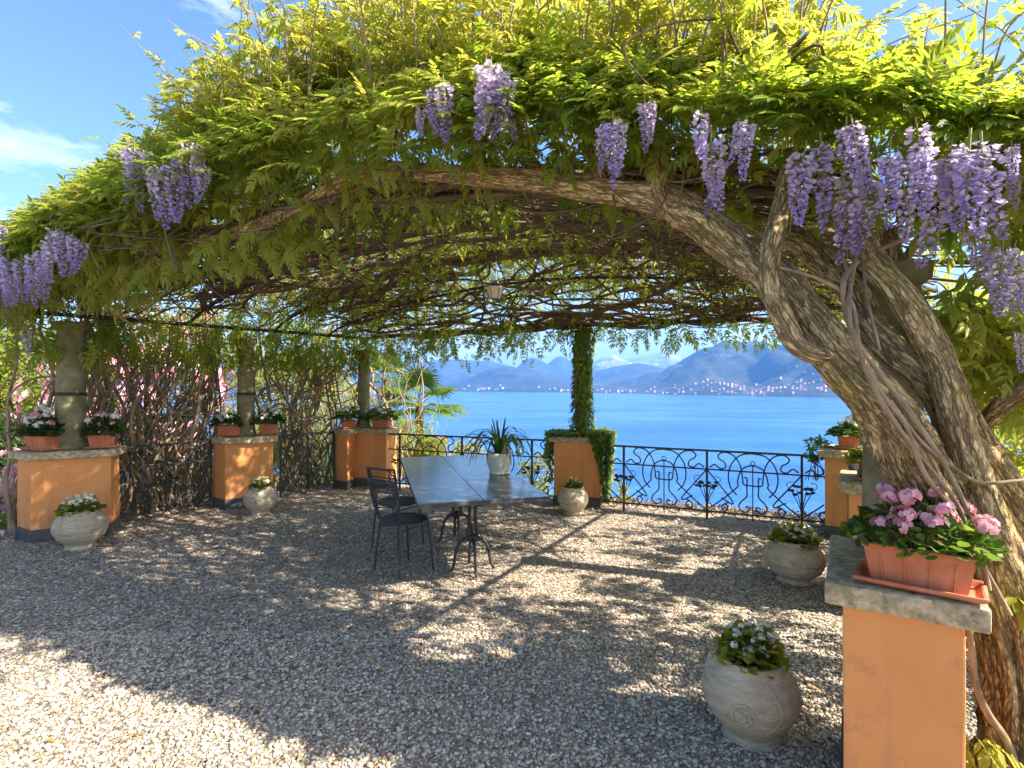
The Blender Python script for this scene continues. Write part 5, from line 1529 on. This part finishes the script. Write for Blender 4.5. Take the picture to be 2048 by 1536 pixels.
# ------------------------------------------------------------------ garden outside the terrace
def bush(label, c, r, n, leaf, mat, cat='shrub', name='shrub', group='shrubs of the garden', clumps=26, bloom=None, stem=True, lv=LV4, lf=LF4, tint=(.05, .9), shell=.75):
    """leafy shrub or tree crown: clumps of small leaves through an uneven volume; c = base centre, r = radii"""
    c = np.array(c, float); r = np.array(r, float)
    e = empty(name, label, cat, tuple(c), group)
    cc = rand_dirs(clumps) * (shell + (1 - shell) * rng.random((clumps, 1)))
    cc[:, 2] = np.abs(cc[:, 2]) * .95 + .05 if stem == 'low' else cc[:, 2]
    cc = cc * r * (.85 + .3 * rng.random((clumps, 1)))
    cr = (.24 + .20 * rng.random(clumps)) * r.mean()
    ct = rng.random(clumps) * .45
    k = rng.integers(0, clumps, n)
    off = rand_dirs(n) * (rng.random((n, 1)) ** .45)
    P = cc[k] + off * cr[k][:, None] * np.array([1.15, 1.15, .85])
    zb = r[2] if stem != 'low' else 0
    P[:, 2] += zb
    P = P[P[:, 2] > .01]; n = len(P); 
    D = nrm(rand_dirs(n) + np.array([0, 0, -.15])); U = nrm(P - np.array([0, 0, zb]) + rand_dirs(n) * r.mean() * .8 + np.array([0, 0, r.mean() * .5]))
    T = np.clip(tint[0] + (tint[1] - tint[0]) * (rng.random(n) * .6 + ct[rng.integers(0, clumps, n)] * .9), 0, 1)
    Vv, Ff, tt = scatter(lv, lf, P, frames(D, U), leaf * (.6 + .8 * rng.random(n)), T)
    o = link('foliage', npmesh('foliage', Vv, Ff, M[mat], True, tt), e); o['kind'] = 'stuff'
    if bloom:
        bmat, nb_, bs = bloom
        q = rng.integers(0, clumps, nb_)
        od = nrm(cc[q] / r + rand_dirs(nb_) * .7)
        Pb = cc[q] + od * cr[q][:, None] * 1.1; Pb[:, 2] += zb
        pv, pf = petal_flower(5, .35)
        Vv, Ff, tt = scatter(pv, pf, Pb, frames(nrm(np.cross(od, rand_dirs(nb_))), od), bs * (.6 + .8 * rng.random(nb_)), rng.random(nb_))
        o = link('blossoms', npmesh('blossoms', Vv, Ff, M[bmat], True, tt), e); o['kind'] = 'stuff'
    mb = MB()
    for i in range(9):
        q = random.randrange(clumps)
        tip = cc[q] + V3(0, 0, zb)
        P = [V3(random.gauss(0, .05), random.gauss(0, .05), -.2), V3(tip[0] * .35, tip[1] * .35, max(tip[2], .1) * .5), tip * V3(.9, .9, .95)]
        r0 = .035 * r.mean() if name != 'tree' else .09
        add_tube(mb, catmull(P, 4), np.linspace(r0, r0 * .3, 9), 6, lump=.1)
    mb.build('branches' if name != 'tree' else 'trunk', M['stem'], e)
    return e
hz = lambda x, y: float(hillz(np.array(x), np.array(y))) - .15
def g(u, Y, dz=0.0):
    x = (u - 1024) / F * Y
    return (x, Y, hz(x, Y) + dz)
# far left
bush('tall pale green tree beyond the flower bed at the far left', g(0, 13.5), (2.5, 1.8, 1.75), 17000, .16, 'yellow_green', 'tree', 'tree', 'trees of the garden', 60, tint=(.0, .7))
bush('dark evergreen shrub behind the white geranium planter', g(55, 10.5), (1.0, .8, .62), 4200, .09, 'dark_green', clumps=34)
bush('yellow-green bush against the sky left of the wire-bound column', g(95, 15.5), (1.2, 1.0, 1.75), 6500, .13, 'yellow_green', clumps=34, tint=(.3, 1))
bush('loose pink azalea left of the wire-bound column', g(118, 9.0), (.62, .5, .78), 2200, .06, 'green', clumps=26, bloom=('pink', 150, .05))
bush('magenta azalea low beside the path at the far left', g(15, 7.7), (.55, .4, .44), 1900, .05, 'green', clumps=24, bloom=('pink', 520, .05))
bush('golden low shrub in the flower bed left of the widest pedestal', g(8, 6.75), (.42, .3, .22), 2200, .055, 'yellow_green', clumps=24, stem='low', tint=(.5, 1), bloom=('white', 40, .02))
bush('green low plant at the front of the flower bed', g(4, 6.15), (.40, .3, .28), 2600, .06, 'green', clumps=24, stem='low', tint=(.2, .9))
bush('small dark plant at the corner of the widest pedestal', g(26, 5.98), (.17, .15, .16), 700, .05, 'green', clumps=12, stem='low')
# behind the left side
bush('big pink flowering tree behind the tangle of stems', g(285, 11.5), (1.75, 1.2, 1.55), 5200, .09, 'green', 'tree', 'tree', 'trees of the garden', 48, bloom=('pink', 2300, .07))
bush('second pink flowering shrub behind the wire-bound column', g(205, 10.2), (.8, .7, 1.2), 2300, .07, 'green', clumps=26, bloom=('pink', 480, .06))
bush('bright green shrub low behind the first gate', g(330, 8.6), (.8, .5, .42), 2600, .075, 'yellow_green', clumps=26, tint=(.1, .8))
bush('yellow-green tree behind the column between the gates', g(470, 12.2), (1.5, 1.0, 1.9), 6200, .10, 'yellow_green', 'tree', 'tree', 'trees of the garden', 36, tint=(.2, .9))
bush('golden shrub seen through the looping stems', g(585, 12.5, .4), (1.3, .8, 1.4), 5000, .09, 'yellow_green', clumps=34, tint=(.4, 1))
bush('rosy leaved shrub behind the golden shrub', g(640, 15.5, .6), (1.2, .8, 1.9), 3600, .10, 'yellow_green', clumps=34, bloom=('pink', 260, .07), tint=(.2, .8))
bush('green shrub behind the second gate', g(610, 9.9), (.75, .5, .52), 2600, .07, 'green', clumps=24, tint=(.3, 1))
bush('yellow-green shrub left of the corner pedestal', g(680, 11.4, .3), (.85, .6, 1.2), 3800, .08, 'yellow_green', clumps=30, tint=(.3, 1))
bush('bright shrub between corner pedestal and palm', g(765, 10.8, .3), (.65, .5, .95), 3000, .075, 'yellow_green', clumps=28, tint=(.3, 1))
bush('ochre leaved shrub below the palm', g(850, 10.8, .4), (.5, .4, .60), 1900, .08, 'ochre_leaf', clumps=20)
bush('low shrub behind the left end of the lakeside railing', g(812, 10.0, .33), (.55, .4, .62), 2600, .07, 'yellow_green', clumps=26, tint=(.2, .9))
bush('low shrub behind the railing left of the white pot', g(895, 10.0, .28), (.75, .45, .58), 3000, .07, 'yellow_green', clumps=28, tint=(.3, 1))
bush('low shrub behind the railing right of the white pot', g(1050, 9.3, .2), (.6, .4, .44), 2000, .06, 'yellow_green', clumps=22, tint=(.1, .8))
bush('yellow-green shrub just right of the ivy curtain', g(1222, 8.1), (.28, .3, .30), 1200, .06, 'yellow_green', clumps=16, tint=(.4, 1))
bush('sprig of green behind the shaded pedestal planter', (3.45, 6.15, .75), (.16, .14, .16), 260, .06, 'green', clumps=8)
bush('tall hedge-like shrub on the right beyond the vine trunk', (5.6, 5.2, 0), (1.0, 1.7, .85), 4600, .11, 'yellow_green', clumps=46, tint=(.2, .9))
bush('green shrub at the right beside the vine trunk base', (3.6, 3.0, -.1), (.6, .8, .5), 2600, .09, 'yellow_green', clumps=26, tint=(.1, .8))

# ground cover strip beyond the railing
n = 3800
k = rng.random(n)
P = V3(.9, 7.55, 0) * (1 - k)[:, None] + V3(4.6, 6.0, 0) * k[:, None] + np.array([.43, .90, 0]) * (rng.random((n, 1)) * .95 + .05)
P[:, 2] = hillz(P[:, 0], P[:, 1]) - .03 + .07 * rng.random(n)
Vv, Ff, tt = scatter(LV4, LF4, P, frames(rand_dirs(n), nrm(rand_dirs(n) * .6 + np.array([0, 0, 1]))), .04 + .05 * rng.random(n), rng.random(n))
o = link('ground_cover', npmesh('ground_cover', Vv, Ff, M['litter'], True, tt)); tag(o, 'ochre and pinkish ground cover beyond the lakeside railing', 'ground cover', kind='stuff')
n = 2600
P = np.column_stack([-6.5 - 3.5 * rng.random(n), 6.0 + 3.5 * rng.random(n), np.full(n, -.12)])
Vv, Ff, tt = scatter(LV4 * V3(.5, 1, 1), LF4, P, frames(nrm(rand_dirs(n) * .5 + np.array([0, 0, 1])), rand_dirs(n)), .06 + .07 * rng.random(n), rng.random(n))
o = link('grass', npmesh('grass', Vv, Ff, M['green'], True, tt)); tag(o, 'grass round the flower bed at the far left', 'grass', kind='stuff')
# fallen leaves and weeds on the gravel
n = 900
Y = 2.2 + 6 * rng.random(n); X = (rng.random(n) * 2 - 1) * Y
X = np.where(rng.random(n) < .5, X, -3.9 + .95 * (Y - 6.2) * .75 + rng.standard_normal(n) * .5)
P = np.column_stack([X, Y, .012 + .01 * rng.random(n)]); P = P[inside(TER, P[:, :2])]; n = len(P)
Vv, Ff, tt = scatter(LV, LF, P, frames(rand_dirs(n) * V3(1, 1, .2), nrm(rand_dirs(n) * .3 + np.array([0, 0, 1]))), .025 + .03 * rng.random(n), rng.random(n))
o = link('fallen_leaves', npmesh('fallen_leaves', Vv, Ff, M['ochre_leaf'], True, tt)); tag(o, 'dry fallen leaves scattered on the gravel', 'fallen leaves', kind='stuff')

# edging stones and path at the far left
random.seed(3)
for k, (x, y) in enumerate(((-5.55, 5.72), (-5.85, 5.78), (-6.15, 5.84), (-6.45, 5.9))):
    e = prism('edging_stone', rect((x - .14, y - .06), (1, -.1), .28, .15), -.05, .09 + .01 * k, M['edging'], None, .012, wob=.006, world=False)
    tag(e, ['first', 'second', 'third', 'fourth'][k] + ' grey edging stone counted from the widest pedestal', 'edging stone', 'edging stones of the flower bed')
o = prism('garden_path', [(-12, 8.6), (-6.5, 7.6), (-6.3, 8.3), (-12, 9.6)], -.2, -.07, M['edging'], None, 0, world=False); o['kind'] = 'structure'

# fan palms
def palm(label, base, h, nf, rad, seed):
    random.seed(seed)
    e = empty('fan_palm', label, 'palm', base, 'fan palms of the garden')
    P = catmull([V3(0, 0, -.3), V3(.03, 0, h * .5), V3(0, 0, h)], 8)
    mb = MB(); add_tube(mb, P, np.linspace(.10, .085, len(P)), 12, lump=.16); mb.build('trunk', M['palm_trunk'], e)
    for k in range(nf):
        az = k * 2.399 + random.uniform(-.3, .3); el = random.uniform(-.35, 1.25)
        d = V3(math.cos(az) * math.cos(el), math.sin(az) * math.cos(el), math.sin(el))
        hub = V3(0, 0, h) + d * rad * random.uniform(.75, 1.0)
        mb = MB(); add_tube(mb, catmull([V3(0, 0, h - .05), V3(0, 0, h) + d * rad * .5 + V3(0, 0, .05), hub], 4), .009, 5, .6)
        mb2 = MB()
        sidev = nrm(np.cross(d, V3(0, 0, 1) + .01)); upv = np.cross(sidev, d)
        ns = 26
        for q in range(ns):
            a = (q / (ns - 1) - .5) * 2 * 2.05
            dd = d * math.cos(a) + sidev * math.sin(a)
            ln_ = rad * (.95 - .22 * abs(a) / 2) * random.uniform(.9, 1.05)
            wv = .018
            pr = nrm(np.cross(dd, upv))
            p0, p1, p2 = hub, hub + dd * ln_ * .55 + upv * .02, hub + dd * ln_ + V3(0, 0, -.10 * random.random() - .04)
            Vv = np.array([p0, p1 - pr * wv + upv * .01, p2, p1 + pr * wv + upv * .01, p1 - upv * .004])
            mb2.add(Vv, np.array([[0, 4, 1], [0, 3, 4], [1, 4, 2], [4, 3, 2]]), .2 + .6 * random.random())
        o = mb2.build('frond', M['green'], e); mb.build('leaf_stalk', M['stalk'], o)
    return e
b = g(838, 11.4); palm('fan palm with spread fronds just left of the lake view', b, 1.20 - b[2], 24, .60, 8)
b = g(772, 12.6); palm('second fan palm half hidden behind the corner column', b, 1.75 - b[2], 13, .5, 12)
